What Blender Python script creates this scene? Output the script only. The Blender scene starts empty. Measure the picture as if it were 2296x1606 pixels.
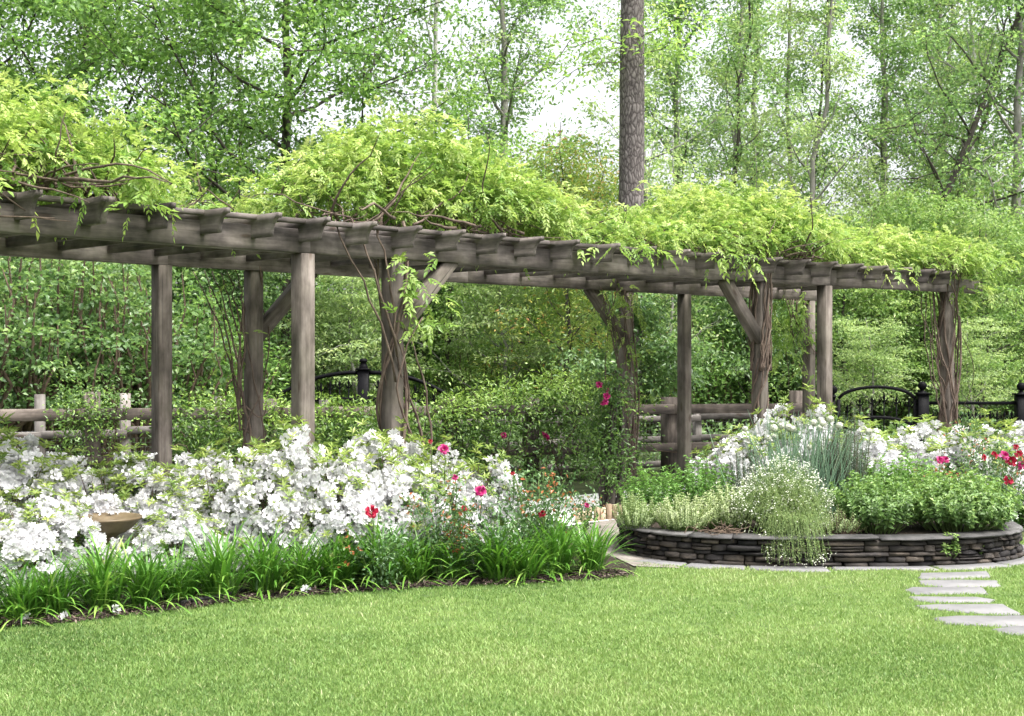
import bpy, bmesh, math
import numpy as np
from mathutils import Vector, Matrix

scene = bpy.context.scene
COL = scene.collection
EYE, FOC, CX, CY = 1.70, 2900.0, 1148.0, 803.0
rng = np.random.default_rng(7)

# ------------------------------------------------------------------ helpers
def gp(px, py):
    """ground point seen at a photo position"""
    Y = EYE * FOC / (py - CY)
    return ((px - CX) / FOC * Y, Y)

def at(px, py, Y):
    return np.array([(px - CX) / FOC * Y, Y, EYE - (py - CY) / FOC * Y])

def norm(v):
    return v / np.maximum(np.linalg.norm(v, axis=-1, keepdims=True), 1e-9)

class MB:
    """collects vertices, faces and a per-vertex tint / grain coordinate for one mesh"""
    def __init__(s):
        s.v, s.f3, s.f4, s.fn, s.t, s.g, s.n = [], [], [], [], [], [], 0
    def add(s, v, f3=None, f4=None, t=0.5, g=None):
        v = np.asarray(v, float).reshape(-1, 3)
        s.v.append(v)
        if f3 is not None and len(f3): s.f3.append(np.asarray(f3, int).reshape(-1, 3) + s.n)
        if f4 is not None and len(f4): s.f4.append(np.asarray(f4, int).reshape(-1, 4) + s.n)
        s.t.append(np.broadcast_to(np.asarray(t, float), (len(v),)))
        s.g.append(v if g is None else np.asarray(g, float).reshape(-1, 3))
        s.n += len(v)
    def ngon(s, idx_from_end):
        s.fn.append([s.n + i for i in idx_from_end])
    def mesh(s, name, smooth=False):
        me = bpy.data.meshes.new(name)
        if not s.n: return me
        v = np.concatenate(s.v)
        f3 = np.concatenate(s.f3) if s.f3 else np.zeros((0, 3), int)
        f4 = np.concatenate(s.f4) if s.f4 else np.zeros((0, 4), int)
        fn = s.fn
        loops = np.concatenate([f3.ravel(), f4.ravel()] + [np.array(f) for f in fn]).astype(np.int32)
        tot = np.concatenate([np.full(len(f3), 3), np.full(len(f4), 4), np.array([len(f) for f in fn], int)]).astype(np.int32)
        start = np.concatenate([[0], np.cumsum(tot)[:-1]]).astype(np.int32)
        me.vertices.add(len(v)); me.vertices.foreach_set('co', v.astype(np.float32).ravel())
        me.loops.add(len(loops)); me.loops.foreach_set('vertex_index', loops)
        me.polygons.add(len(tot)); me.polygons.foreach_set('loop_start', start)
        try: me.polygons.foreach_set('loop_total', tot)
        except Exception: pass
        a = me.attributes.new('tint', 'FLOAT', 'POINT'); a.data.foreach_set('value', np.concatenate(s.t).astype(np.float32))
        a = me.attributes.new('grain', 'FLOAT_VECTOR', 'POINT'); a.data.foreach_set('vector', np.concatenate(s.g).astype(np.float32).ravel())
        if smooth: me.polygons.foreach_set('use_smooth', np.ones(len(tot), bool))
        me.update(calc_edges=True); me.validate()
        return me

def obj(name, me, mat, parent=None, loc=(0, 0, 0), rz=0.0):
    if isinstance(me, MB): me = me.mesh(name)
    if mat and not me.materials: me.materials.append(mat)
    o = bpy.data.objects.new(name, me); COL.objects.link(o)
    o.location = loc; o.rotation_euler = (0, 0, rz)
    if parent: o.parent = parent
    return o

def tag(o, label, cat, group=None, kind=None):
    if label: o['label'] = label
    if cat: o['category'] = cat
    if group: o['group'] = group
    if kind: o['kind'] = kind
    return o

def thing(name, label, cat, loc=(0, 0, 0), rz=0.0, group=None, scale=None):
    o = bpy.data.objects.new(name, None); COL.objects.link(o)
    o.empty_display_size = 0.2
    o.location = loc; o.rotation_euler = (0, 0, rz)
    if scale is not None: o.scale = scale if hasattr(scale, '__len__') else (scale,) * 3
    return tag(o, label, cat, group)

def dup(root, label, loc, rz=0.0, scale=1.0, group=None):
    r = root.copy(); COL.objects.link(r); r.location = loc; r.rotation_euler = (0, 0, rz)
    r.scale = scale if hasattr(scale, '__len__') else (scale,) * 3
    r['label'] = label
    if group: r['group'] = group
    for ch in list(root.children):
        c = ch.copy(); COL.objects.link(c); c.parent = r
    return r

# ------------------------------------------------------------------ materials
def new_mat(name):
    m = bpy.data.materials.new(name); m.use_nodes = True
    nt = m.node_tree; nt.nodes.clear()
    out = nt.nodes.new('ShaderNodeOutputMaterial')
    return m, nt, out

def N(nt, t, **kw):
    n = nt.nodes.new('ShaderNode' + t)
    for k, v in kw.items():
        if k in n.inputs: n.inputs[k].default_value = v
        else: setattr(n, k, v)
    return n

def ramp(nt, stops, fac):
    r = nt.nodes.new('ShaderNodeValToRGB')
    els = r.color_ramp.elements
    while len(els) < len(stops): els.new(0.5)
    for e, (p, c) in zip(els, stops): e.position = p; e.color = (*c, 1)
    nt.links.new(fac, r.inputs['Fac'])
    return r

def leaf_mat(name, stops, rough=0.45, trans=0.35, spec=0.4, tboost=1.2, backtint=None, soft=0.10):
    if backtint is None and soft:
        def sf(c):
            l = .25 * c[0] + .65 * c[1] + .10 * c[2]
            return (c[0] * (1 - soft) + l * soft, c[1] * (1 - soft) + l * soft, (c[2] * (1 - soft) + l * soft) * 1.12)
        stops = [(p, sf(c)) for p, c in stops]
    m, nt, out = new_mat(name); L = nt.links.new
    a = N(nt, 'Attribute', attribute_name='tint')
    r = ramp(nt, stops, a.outputs['Fac'])
    p = N(nt, 'BsdfPrincipled', Roughness=rough)
    p.inputs['Specular IOR Level'].default_value = spec
    L(r.outputs['Color'], p.inputs['Base Color'])
    tr = N(nt, 'BsdfTranslucent')
    mul = N(nt, 'Mix', data_type='RGBA', blend_type='MULTIPLY'); mul.inputs['Factor'].default_value = 1
    bt = backtint or (tboost, tboost * 1.02, tboost * 0.72)
    L(r.outputs['Color'], mul.inputs[6]); mul.inputs[7].default_value = (*bt, 1)
    L(mul.outputs[2], tr.inputs['Color'])
    mx = N(nt, 'MixShader'); mx.inputs['Fac'].default_value = trans
    L(p.outputs[0], mx.inputs[1]); L(tr.outputs[0], mx.inputs[2]); L(mx.outputs[0], out.inputs['Surface'])
    return m

def wood_mat(name, dark, mid, pale, streak=(1.2, 26, 26), rough=0.85, moss=None):
    m, nt, out = new_mat(name); L = nt.links.new
    a = N(nt, 'Attribute', attribute_name='grain'); t = N(nt, 'Attribute', attribute_name='tint')
    add = N(nt, 'VectorMath', operation='ADD'); L(a.outputs['Vector'], add.inputs[0])
    comb = N(nt, 'CombineXYZ'); mulT = N(nt, 'Math', operation='MULTIPLY'); mulT.inputs[1].default_value = 37.0
    L(t.outputs['Fac'], mulT.inputs[0])
    for k in 'XYZ': L(mulT.outputs[0], comb.inputs[k])
    L(comb.outputs[0], add.inputs[1])
    mp = N(nt, 'Mapping'); mp.inputs['Scale'].default_value = streak; L(add.outputs[0], mp.inputs['Vector'])
    n1 = N(nt, 'TexNoise', Scale=1.0, Detail=6.0, Roughness=0.65, Distortion=0.6); L(mp.outputs[0], n1.inputs['Vector'])
    mp2 = N(nt, 'Mapping'); mp2.inputs['Scale'].default_value = (2.0, 5.0, 5.0); L(add.outputs[0], mp2.inputs['Vector'])
    n2 = N(nt, 'TexNoise', Scale=1.4, Detail=4.0, Roughness=0.6); L(mp2.outputs[0], n2.inputs['Vector'])
    mixv = N(nt, 'Math', operation='MULTIPLY_ADD'); mixv.inputs[1].default_value = 0.38
    L(n1.outputs['Fac'], mixv.inputs[0])
    m2 = N(nt, 'Math', operation='MULTIPLY'); m2.inputs[1].default_value = 0.62; L(n2.outputs['Fac'], m2.inputs[0])
    L(m2.outputs[0], mixv.inputs[2])
    r = ramp(nt, [(0.36, dark), (0.5, mid), (0.63, pale)], mixv.outputs[0])
    # cracks along the grain
    mp3 = N(nt, 'Mapping'); mp3.inputs['Scale'].default_value = (0.7, 34, 34); L(add.outputs[0], mp3.inputs['Vector'])
    n3 = N(nt, 'TexNoise', Scale=1.0, Detail=2.0); L(mp3.outputs[0], n3.inputs['Vector'])
    cr = ramp(nt, [(0.24, (0.25, 0.25, 0.25)), (0.34, (1, 1, 1))], n3.outputs['Fac'])
    # knots
    mp4 = N(nt, 'Mapping'); mp4.inputs['Scale'].default_value = (1.9, 6.5, 6.5); L(add.outputs[0], mp4.inputs['Vector'])
    vo = N(nt, 'TexVoronoi', Scale=1.0); L(mp4.outputs[0], vo.inputs['Vector'])
    kn = ramp(nt, [(0.07, (0.35, 0.26, 0.2)), (0.15, (1, 1, 1))], vo.outputs['Distance'])
    mm = N(nt, 'Mix', data_type='RGBA', blend_type='MULTIPLY'); mm.inputs['Factor'].default_value = 1
    L(r.outputs['Color'], mm.inputs[6]); L(cr.outputs['Color'], mm.inputs[7])
    mk = N(nt, 'Mix', data_type='RGBA', blend_type='MULTIPLY'); mk.inputs['Factor'].default_value = 0.8
    L(mm.outputs[2], mk.inputs[6]); L(kn.outputs['Color'], mk.inputs[7])
    g0 = N(nt, 'NewGeometry'); mps = N(nt, 'Mapping'); mps.inputs['Scale'].default_value = (3.2, 3.2, 1.1); L(g0.outputs['Position'], mps.inputs['Vector'])
    ns_ = N(nt, 'TexNoise', Scale=1.6, Detail=5.0, Roughness=0.6); L(mps.outputs[0], ns_.inputs['Vector'])
    stn = ramp(nt, [(0.34, (0.55, 0.53, 0.53)), (0.50, (0.92, 0.91, 0.92)), (0.66, (1.18, 1.15, 1.14))], ns_.outputs['Fac'])
    mst = N(nt, 'Mix', data_type='RGBA', blend_type='MULTIPLY'); mst.inputs['Factor'].default_value = 0.6
    L(mk.outputs[2], mst.inputs[6]); L(stn.outputs['Color'], mst.inputs[7])
    tone = N(nt, 'Math', operation='MULTIPLY_ADD'); tone.inputs[1].default_value = 0.62; tone.inputs[2].default_value = 0.66; L(t.outputs['Fac'], tone.inputs[0])
    tcol = N(nt, 'CombineColor')
    for k in ('Red', 'Green', 'Blue'): L(tone.outputs[0], tcol.inputs[k])
    mtn = N(nt, 'Mix', data_type='RGBA', blend_type='MULTIPLY'); mtn.inputs['Factor'].default_value = 1
    L(mst.outputs[2], mtn.inputs[6]); L(tcol.outputs[0], mtn.inputs[7])
    col = mtn.outputs[2]
    if moss:
        g = N(nt, 'NewGeometry'); nm = N(nt, 'TexNoise', Scale=2.3, Detail=5.0); L(g.outputs['Position'], nm.inputs['Vector'])
        mr = ramp(nt, [(0.48, (0, 0, 0)), (0.68, (1, 1, 1))], nm.outputs['Fac'])
        mf = N(nt, 'Math', operation='MULTIPLY'); mf.inputs[1].default_value = 0.28; L(mr.outputs['Color'], mf.inputs[0])
        ms = N(nt, 'Mix', data_type='RGBA'); L(mf.outputs[0], ms.inputs['Factor'])
        L(col, ms.inputs[6]); ms.inputs[7].default_value = (*moss, 1); col = ms.outputs[2]
    p = N(nt, 'BsdfPrincipled', Roughness=rough); p.inputs['Specular IOR Level'].default_value = 0.25
    L(col, p.inputs['Base Color'])
    b = N(nt, 'Bump', Strength=0.35, Distance=0.01); L(mixv.outputs[0], b.inputs['Height']); L(b.outputs[0], p.inputs['Normal'])
    L(p.outputs[0], out.inputs['Surface'])
    return m

def noise_mat(name, stops, scale=5.0, detail=6.0, rough=0.9, bump=0.4, dist=0.02, spec=0.3, tint_amt=0.0, stretch=(1, 1, 1), metal=0.0):
    m, nt, out = new_mat(name); L = nt.links.new
    g = N(nt, 'TexCoord')
    mp = N(nt, 'Mapping'); mp.inputs['Scale'].default_value = stretch; L(g.outputs['Object'], mp.inputs['Vector'])
    n1 = N(nt, 'TexNoise', Scale=scale, Detail=detail, Roughness=0.65); L(mp.outputs[0], n1.inputs['Vector'])
    fac = n1.outputs['Fac']
    if tint_amt:
        t = N(nt, 'Attribute', attribute_name='tint')
        sub = N(nt, 'Math', operation='SUBTRACT'); sub.inputs[1].default_value = 0.5; L(t.outputs['Fac'], sub.inputs[0])
        ma = N(nt, 'Math', operation='MULTIPLY_ADD'); ma.inputs[1].default_value = tint_amt
        L(sub.outputs[0], ma.inputs[0]); L(fac, ma.inputs[2]); facc = ma.outputs[0]
    else: facc = fac
    r = ramp(nt, stops, facc)
    p = N(nt, 'BsdfPrincipled', Roughness=rough, Metallic=metal); p.inputs['Specular IOR Level'].default_value = spec
    L(r.outputs['Color'], p.inputs['Base Color'])
    if bump:
        b = N(nt, 'Bump', Strength=bump, Distance=dist); L(fac, b.inputs['Height']); L(b.outputs[0], p.inputs['Normal'])
    L(p.outputs[0], out.inputs['Surface'])
    return m

M = {}
M['timber'] = wood_mat('weathered_timber', (0.044, 0.039, 0.035), (0.122, 0.105, 0.096), (0.230, 0.202, 0.187), moss=(0.111, 0.107, 0.063))
M['timber_warm'] = wood_mat('post_timber', (0.050, 0.043, 0.034), (0.132, 0.113, 0.097), (0.227, 0.200, 0.174), moss=(0.118, 0.113, 0.076))
M['fence_dark'] = wood_mat('fence_timber', (0.039, 0.033, 0.030), (0.092, 0.076, 0.065), (0.169, 0.144, 0.124))
M['fence_pale'] = wood_mat('split_rail_timber', (0.074, 0.067, 0.060), (0.149, 0.135, 0.124), (0.231, 0.217, 0.201))
M['bark_vine'] = noise_mat('vine_bark', [(0.3, (0.04, 0.028, 0.022)), (0.55, (0.115, 0.085, 0.066)), (0.75, (0.19, 0.155, 0.125))], 14, stretch=(1, 1, .35), bump=.6)
M['bark_dark'] = noise_mat('dark_bark', [(0.3, (0.02, 0.018, 0.014)), (0.7, (0.08, 0.07, 0.058))], 6, stretch=(1, 1, .3))
M['bark_grey'] = noise_mat('grey_bark', [(0.3, (0.10, 0.095, 0.085)), (0.55, (0.22, 0.21, 0.19)), (0.75, (0.38, 0.37, 0.35))], 5, stretch=(1, 1, .4))
M['bark_white'] = noise_mat('pale_bark', [(0.3, (0.24, 0.235, 0.22)), (0.6, (0.5, 0.49, 0.47)), (0.8, (0.62, 0.61, 0.6))], 6, stretch=(1, 1, .5))
def pine_bark():
    m, nt, out = new_mat('pine_bark'); L = nt.links.new
    g = N(nt, 'TexCoord'); mp = N(nt, 'Mapping'); mp.inputs['Scale'].default_value = (1, 1, .38); L(g.outputs['Object'], mp.inputs['Vector'])
    nz = N(nt, 'TexNoise', Scale=6.0, Detail=4.0); L(mp.outputs[0], nz.inputs['Vector'])
    ad = N(nt, 'VectorMath', operation='MULTIPLY_ADD'); L(nz.outputs['Color'], ad.inputs[0]); ad.inputs[1].default_value = (.12, .12, .12); L(mp.outputs[0], ad.inputs[2])
    vo = N(nt, 'TexVoronoi', Scale=19.0, feature='DISTANCE_TO_EDGE'); L(ad.outputs[0], vo.inputs['Vector'])
    vc = N(nt, 'TexVoronoi', Scale=19.0); L(ad.outputs[0], vc.inputs['Vector'])
    r = ramp(nt, [(0.0, (0.035, 0.028, 0.026)), (0.09, (0.13, 0.11, 0.105)), (0.3, (0.22, 0.195, 0.185))], vo.outputs['Distance'])
    hs = N(nt, 'Mix', data_type='RGBA', blend_type='MULTIPLY'); hs.inputs['Factor'].default_value = .35
    bw = N(nt, 'RGBToBW'); L(vc.outputs['Color'], bw.inputs[0]); L(r.outputs['Color'], hs.inputs[6]); L(bw.outputs[0], hs.inputs[7])
    p = N(nt, 'BsdfPrincipled', Roughness=.9); L(hs.outputs[2], p.inputs['Base Color'])
    b = N(nt, 'Bump', Strength=.8, Distance=.03); L(vo.outputs['Distance'], b.inputs['Height']); L(b.outputs[0], p.inputs['Normal'])
    L(p.outputs[0], out.inputs['Surface']); return m
M['bark_pine'] = pine_bark()
M['iron'] = noise_mat('black_iron', [(0.3, (0.003, 0.003, 0.004)), (0.7, (0.007, 0.007, 0.008))], 30, rough=.5, bump=.05, spec=.04)
M['slate'] = noise_mat('dark_slate', [(0.2, (0.010, 0.009, 0.010)), (0.5, (0.030, 0.026, 0.024)), (0.72, (0.062, 0.051, 0.042)), (0.9, (0.110, 0.088, 0.068))], 9, rough=.8, bump=.7, dist=.02, tint_amt=.55, stretch=(1, 1, 2.2))
M['slate_cap'] = noise_mat('slate_cap', [(0.25, (0.025, 0.025, 0.025)), (0.5, (0.064, 0.061, 0.060)), (0.75, (0.117, 0.113, 0.110))], 7, rough=.7, bump=.5, dist=.015, tint_amt=.3)
M['paver'] = noise_mat('bluestone', [(0.25, (0.097, 0.095, 0.097)), (0.5, (0.148, 0.146, 0.148)), (0.75, (0.188, 0.183, 0.183))], 4, rough=.75, bump=.25, dist=.01, tint_amt=.3)
M['flag'] = noise_mat('flagstone', [(0.25, (0.095, 0.082, 0.069)), (0.5, (0.163, 0.146, 0.129)), (0.75, (0.232, 0.211, 0.189))], 5, rough=.85, bump=.3, dist=.01, tint_amt=.4)
M['edging'] = noise_mat('edging_stone', [(0.25, (0.15, 0.11, 0.075)), (0.5, (0.33, 0.25, 0.17)), (0.75, (0.46, 0.37, 0.27))], 8, rough=.9, bump=.5, tint_amt=.4, stretch=(1, 1, .4))
M['gravel'] = noise_mat('pale_gravel', [(0.3, (0.480, 0.468, 0.456)), (0.5, (0.696, 0.684, 0.672)), (0.7, (0.840, 0.828, 0.816))], 90, rough=.95, bump=.6, dist=.01)
M['soil'] = noise_mat('dark_mulch', [(0.3, (0.012, 0.009, 0.007)), (0.55, (0.035, 0.025, 0.018)), (0.75, (0.075, 0.052, 0.036))], 45, rough=1, bump=1, dist=.03)
M['chips'] = leaf_mat('bark_chip', [(0, (0.015, 0.01, 0.008)), (.5, (0.06, 0.036, 0.024)), (.8, (0.12, 0.08, 0.055)), (1, (0.26, 0.2, 0.15))], rough=.9, trans=0.0)
M['floor'] = noise_mat('woodland_floor', [(0.3, (0.015, 0.02, 0.008)), (0.5, (0.035, 0.05, 0.015)), (0.7, (0.075, 0.085, 0.035))], 2.5, rough=1, bump=.5)
M['turf'] = noise_mat('turf_base', [(0.3, (0.047, 0.079, 0.020)), (0.55, (0.083, 0.132, 0.029)), (0.75, (0.130, 0.172, 0.050))], 6, detail=8, rough=1, bump=.5)
M['grass'] = leaf_mat('grass_blade', [(0, (0.064, 0.136, 0.020)), (.4, (0.141, 0.251, 0.041)), (.75, (0.232, 0.338, 0.070)), (1, (0.348, 0.379, 0.155))], rough=.5, trans=.3, spec=.3)
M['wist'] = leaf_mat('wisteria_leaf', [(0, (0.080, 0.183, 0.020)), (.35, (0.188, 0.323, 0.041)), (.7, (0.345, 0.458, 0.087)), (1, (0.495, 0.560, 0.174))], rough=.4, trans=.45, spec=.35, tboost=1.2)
M['oak'] = leaf_mat('oak_leaf', [(0, (0.076, 0.164, 0.031)), (.5, (0.163, 0.327, 0.051)), (1, (0.347, 0.520, 0.086))], rough=.33, trans=.55, spec=.5, soft=.14)  # leaf colour brightened and desaturated in place of haze over the trees
M['mid'] = leaf_mat('broad_leaf', [(0, (0.093, 0.189, 0.051)), (.5, (0.186, 0.339, 0.086)), (1, (0.355, 0.505, 0.136))], rough=.33, trans=.55, spec=.5, soft=.14)  # haze of the distant trees put into this lighter, softened leaf colour
M['pale'] = leaf_mat('spring_leaf', [(0, (0.153, 0.246, 0.077)), (.5, (0.290, 0.418, 0.130)), (1, (0.487, 0.577, 0.214))], rough=.45, trans=.5)  # spring green, made paler in the colour itself instead of haze
M['yell'] = leaf_mat('young_leaf', [(0, (0.103, 0.236, 0.032)), (.5, (0.241, 0.422, 0.065)), (1, (0.424, 0.571, 0.130))], rough=.45, trans=.5)
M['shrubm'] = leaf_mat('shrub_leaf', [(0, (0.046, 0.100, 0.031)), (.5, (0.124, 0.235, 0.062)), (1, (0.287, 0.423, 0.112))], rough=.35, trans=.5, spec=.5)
M['limem'] = leaf_mat('lime_shrub_leaf', [(0, (0.068, 0.161, 0.029)), (.5, (0.194, 0.333, 0.064)), (1, (0.410, 0.529, 0.143))], rough=.4, trans=.45)
M['rusty'] = leaf_mat('bronze_tipped_leaf', [(0, (0.095, 0.203, 0.027)), (.55, (0.257, 0.365, 0.054)), (.85, (0.459, 0.446, 0.081)), (1, (0.567, 0.270, 0.068))], rough=.45, trans=.45)
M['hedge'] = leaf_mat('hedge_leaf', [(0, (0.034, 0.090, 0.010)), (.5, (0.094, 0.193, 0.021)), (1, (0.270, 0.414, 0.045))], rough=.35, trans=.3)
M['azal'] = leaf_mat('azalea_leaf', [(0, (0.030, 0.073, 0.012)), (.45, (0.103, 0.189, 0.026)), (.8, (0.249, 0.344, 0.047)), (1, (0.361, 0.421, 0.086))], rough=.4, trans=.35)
M['petal_white'] = leaf_mat('white_petal', [(0, (0.422, 0.486, 0.211)), (.16, (0.592, 0.581, 0.592)), (.5, (0.707, 0.702, 0.713)), (1, (0.771, 0.766, 0.777))], rough=.6, trans=.35, spec=.2, backtint=(1, 1, 1))
M['petal_pink'] = leaf_mat('rose_petal', [(0, (0.189, 0.005, 0.052)), (.5, (0.396, 0.015, 0.129)), (1, (0.533, 0.120, 0.292))], rough=.5, trans=.25, spec=.2, backtint=(1, .8, 1))
M['petal_red'] = leaf_mat('red_petal', [(0, (0.146, 0.003, 0.010)), (.5, (0.310, 0.007, 0.030)), (1, (0.447, 0.043, 0.095))], rough=.5, trans=.25, spec=.2, backtint=(1, .8, 1))
M['rose_leaf'] = leaf_mat('rose_leaf', [(0, (0.030, 0.081, 0.024)), (.45, (0.078, 0.168, 0.042)), (.78, (0.156, 0.269, 0.063)), (.86, (0.288, 0.094, 0.025)), (1, (0.480, 0.148, 0.038))], rough=.35, trans=.25)
M['lirio'] = leaf_mat('liriope_blade', [(0, (0.032, 0.099, 0.009)), (.4, (0.068, 0.209, 0.010)), (.75, (0.152, 0.330, 0.021)), (.93, (0.285, 0.459, 0.060)), (1, (0.397, 0.477, 0.145))], rough=.35, trans=.3, spec=.45)
M['parsley'] = leaf_mat('parsley_leaf', [(0, (0.047, 0.132, 0.015)), (.5, (0.104, 0.246, 0.028)), (1, (0.199, 0.359, 0.047))], rough=.4, trans=.35)
M['thyme'] = leaf_mat('variegated_leaf', [(0, (0.113, 0.189, 0.057)), (.5, (0.303, 0.397, 0.142)), (1, (0.568, 0.596, 0.341))], rough=.5, trans=.35)
M['feather'] = leaf_mat('feathery_leaf', [(0, (0.089, 0.164, 0.047)), (.5, (0.187, 0.289, 0.080)), (1, (0.356, 0.423, 0.142))], rough=.5, trans=.4)
M['bluegreen'] = leaf_mat('onion_leaf', [(0, (0.097, 0.186, 0.102)), (.5, (0.181, 0.313, 0.168)), (1, (0.325, 0.441, 0.241))], rough=.4, trans=.25)
M['rosemary'] = leaf_mat('rosemary_needle', [(0, (0.059, 0.107, 0.065)), (.5, (0.119, 0.194, 0.107)), (1, (0.226, 0.311, 0.194))], rough=.5, trans=.2)
M['mint'] = leaf_mat('mint_leaf', [(0, (0.058, 0.123, 0.030)), (.5, (0.128, 0.245, 0.046)), (1, (0.306, 0.429, 0.083))], rough=.4, trans=.35)
M['cream'] = leaf_mat('cream_floret', [(0, (0.473, 0.533, 0.344)), (.5, (0.671, 0.688, 0.568)), (1, (0.757, 0.757, 0.688))], rough=.6, trans=.3, backtint=(1, 1, 1))
M['twig'] = noise_mat('twig', [(0.3, (0.05, 0.035, 0.025)), (0.7, (0.14, 0.10, 0.07))], 20)
M['green_stem'] = noise_mat('green_stem', [(0.3, (0.07, 0.12, 0.03)), (0.7, (0.16, 0.24, 0.07))], 20, rough=.5)
M['ceramic'] = noise_mat('glazed_clay', [(0.3, (0.066, 0.047, 0.027)), (0.55, (0.124, 0.093, 0.054)), (0.75, (0.186, 0.145, 0.090))], 7, rough=.45, bump=.1)
M['hose'] = noise_mat('black_rubber', [(0.3, (0.01, 0.01, 0.01)), (0.7, (0.03, 0.03, 0.03))], 20, rough=.6, bump=.1)
M['wire'] = noise_mat('galvanised_wire', [(0.3, (0.22, 0.22, 0.22)), (0.7, (0.38, 0.38, 0.38))], 20, rough=.5, bump=0, metal=.6)

# ------------------------------------------------------------------ geometry generators
def frames(path):
    path = np.asarray(path, float)
    d = norm(np.gradient(path, axis=0))
    ref = np.array([0, 0, 1.0]) if abs(d[0][2]) < .9 else np.array([1.0, 0, 0])
    u = np.zeros_like(path)
    u[0] = norm(np.cross(d[0], ref))
    for i in range(1, len(path)):
        w = u[i - 1] - d[i] * np.dot(u[i - 1], d[i]); u[i] = norm(w)
    return d, u, np.cross(d, u)

def tube(mb, path, rad, n=6, t=0.5, cap=True):
    path = np.asarray(path, float); k = len(path)
    rad = np.broadcast_to(np.asarray(rad, float), (k,))
    d, u, v = frames(path)
    a = np.arange(n) / n * 2 * np.pi
    ring = path[:, None] + rad[:, None, None] * (np.cos(a)[None, :, None] * u[:, None] + np.sin(a)[None, :, None] * v[:, None])
    i = np.arange(k - 1)[:, None] * n; j = np.arange(n)[None]
    f = np.stack([i + j, i + (j + 1) % n, i + n + (j + 1) % n, i + n + j], -1).reshape(-1, 4)
    L = np.concatenate([[0], np.cumsum(np.linalg.norm(np.diff(path, axis=0), axis=1))])
    vs = ring.reshape(-1, 3)
    if cap:
        vs = np.concatenate([vs, path[:1], path[-1:]])
        b = k * n
        f3 = [[b, (q + 1) % n, q] for q in range(n)] + [[b + 1, (k - 1) * n + q, (k - 1) * n + (q + 1) % n] for q in range(n)]
        mb.add(vs, f3, f, t)
    else: mb.add(vs, None, f, t)

def bar(mb, p0, p1, w, h, up=(0, 0, 1), ch=0.006, t=None):
    """chamfered timber from p0 to p1; w across, h along up"""
    p0, p1 = np.asarray(p0, float), np.asarray(p1, float)
    d = norm(p1 - p0); up = np.asarray(up, float)
    s = norm(np.cross(d, up)); uu = np.cross(s, d); L = np.linalg.norm(p1 - p0)
    c = min(ch, w * .3, h * .3); a, b = w / 2, h / 2
    prof = [(-a + c, -b), (a - c, -b), (a, -b + c), (a, b - c), (a - c, b), (-a + c, b), (-a, b - c), (-a, -b + c)]
    vs, gs = [], []
    ns = max(2, int(L / .6) + 1)
    for q in np.linspace(0, 1, ns):
        for (x, y) in prof:
            vs.append(p0 + (p1 - p0) * q + s * x + uu * y); gs.append((L * q, x, y))
    f4 = [[i * 8 + j, i * 8 + (j + 1) % 8, i * 8 + 8 + (j + 1) % 8, i * 8 + 8 + j] for i in range(ns - 1) for j in range(8)]
    if t is None: t = rng.random()
    base = mb.n
    mb.add(vs, None, f4, t, gs)
    mb.fn.append([base + j for j in range(7, -1, -1)]); mb.fn.append([base + (ns - 1) * 8 + j for j in range(8)])

def lathe(mb, prof, n=20, c=(0, 0, 0), t=.5):
    prof = np.asarray(prof, float); k = len(prof)
    a = np.arange(n) / n * 2 * np.pi
    v = np.stack([prof[:, 0, None] * np.cos(a) + c[0], prof[:, 0, None] * np.sin(a) + c[1], np.repeat(prof[:, 1, None] + c[2], n, 1)], -1).reshape(-1, 3)
    i = np.arange(k - 1)[:, None] * n; j = np.arange(n)[None]
    f = np.stack([i + j, i + (j + 1) % n, i + n + (j + 1) % n, i + n + j], -1).reshape(-1, 4)
    mb.add(v, None, f, t)

def slab(mb, poly, z0, z1, t=.5, ch=.012):
    """flat stone: polygon with a worn (chamfered) top edge"""
    poly = np.asarray(poly, float); n = len(poly); c = poly.mean(0)
    inner = c + (poly - c) * (1 - ch / np.linalg.norm(poly - c, axis=1).mean())
    A = np.c_[poly, np.full(n, z0)]; B = np.c_[poly, np.full(n, z1 - ch * .6)]; C = np.c_[inner, np.full(n, z1)]
    b = mb.n
    q = []
    for k in range(2):
        for j in range(n): q.append([k * n + j, k * n + (j + 1) % n, (k + 1) * n + (j + 1) % n, (k + 1) * n + j])
    mb.add(np.concatenate([A, B, C]), None, q, t)
    mb.fn.append([b + 2 * n + j for j in range(n)])

def leaves(mb, P, D, Nn, L, W, t, fold=.25, droop=0.15):
    """folded lance leaves"""
    n = len(P)
    if not n: return
    D = norm(D); S = norm(np.cross(D, Nn)); Nn = np.cross(S, D)
    L = np.broadcast_to(np.asarray(L, float), (n,))[:, None]; W = np.broadcast_to(np.asarray(W, float), (n,))[:, None]
    mid = P + D * L * .45
    v = np.stack([P, mid + S * W / 2 + Nn * W * fold, P + D * L - Nn * L * droop, mid - S * W / 2 + Nn * W * fold], 1).reshape(-1, 3)
    i = np.arange(n)[:, None] * 4
    f = np.concatenate([i + np.array([[0, 1, 2]]), i + np.array([[0, 2, 3]])])
    mb.add(v, f, None, np.repeat(np.broadcast_to(np.asarray(t, float), (n,)), 4))

def rdir(n, r=None):
    r = r or rng
    return norm(r.normal(size=(n, 3)))

def ctint(r, base, amt, n): return np.clip(base + amt * r.normal(size=n), 0, 1)

def curve_pts(p0, d0, L, n, r, wob=.15, up=0.0):
    """a wandering twig"""
    p = [np.array(p0, float)]; d = norm(np.array(d0, float))
    for i in range(n):
        d = norm(d + r.normal(size=3) * wob + np.array([0, 0, up]))
        p.append(p[-1] + d * L / n)
    return np.array(p)

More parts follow.
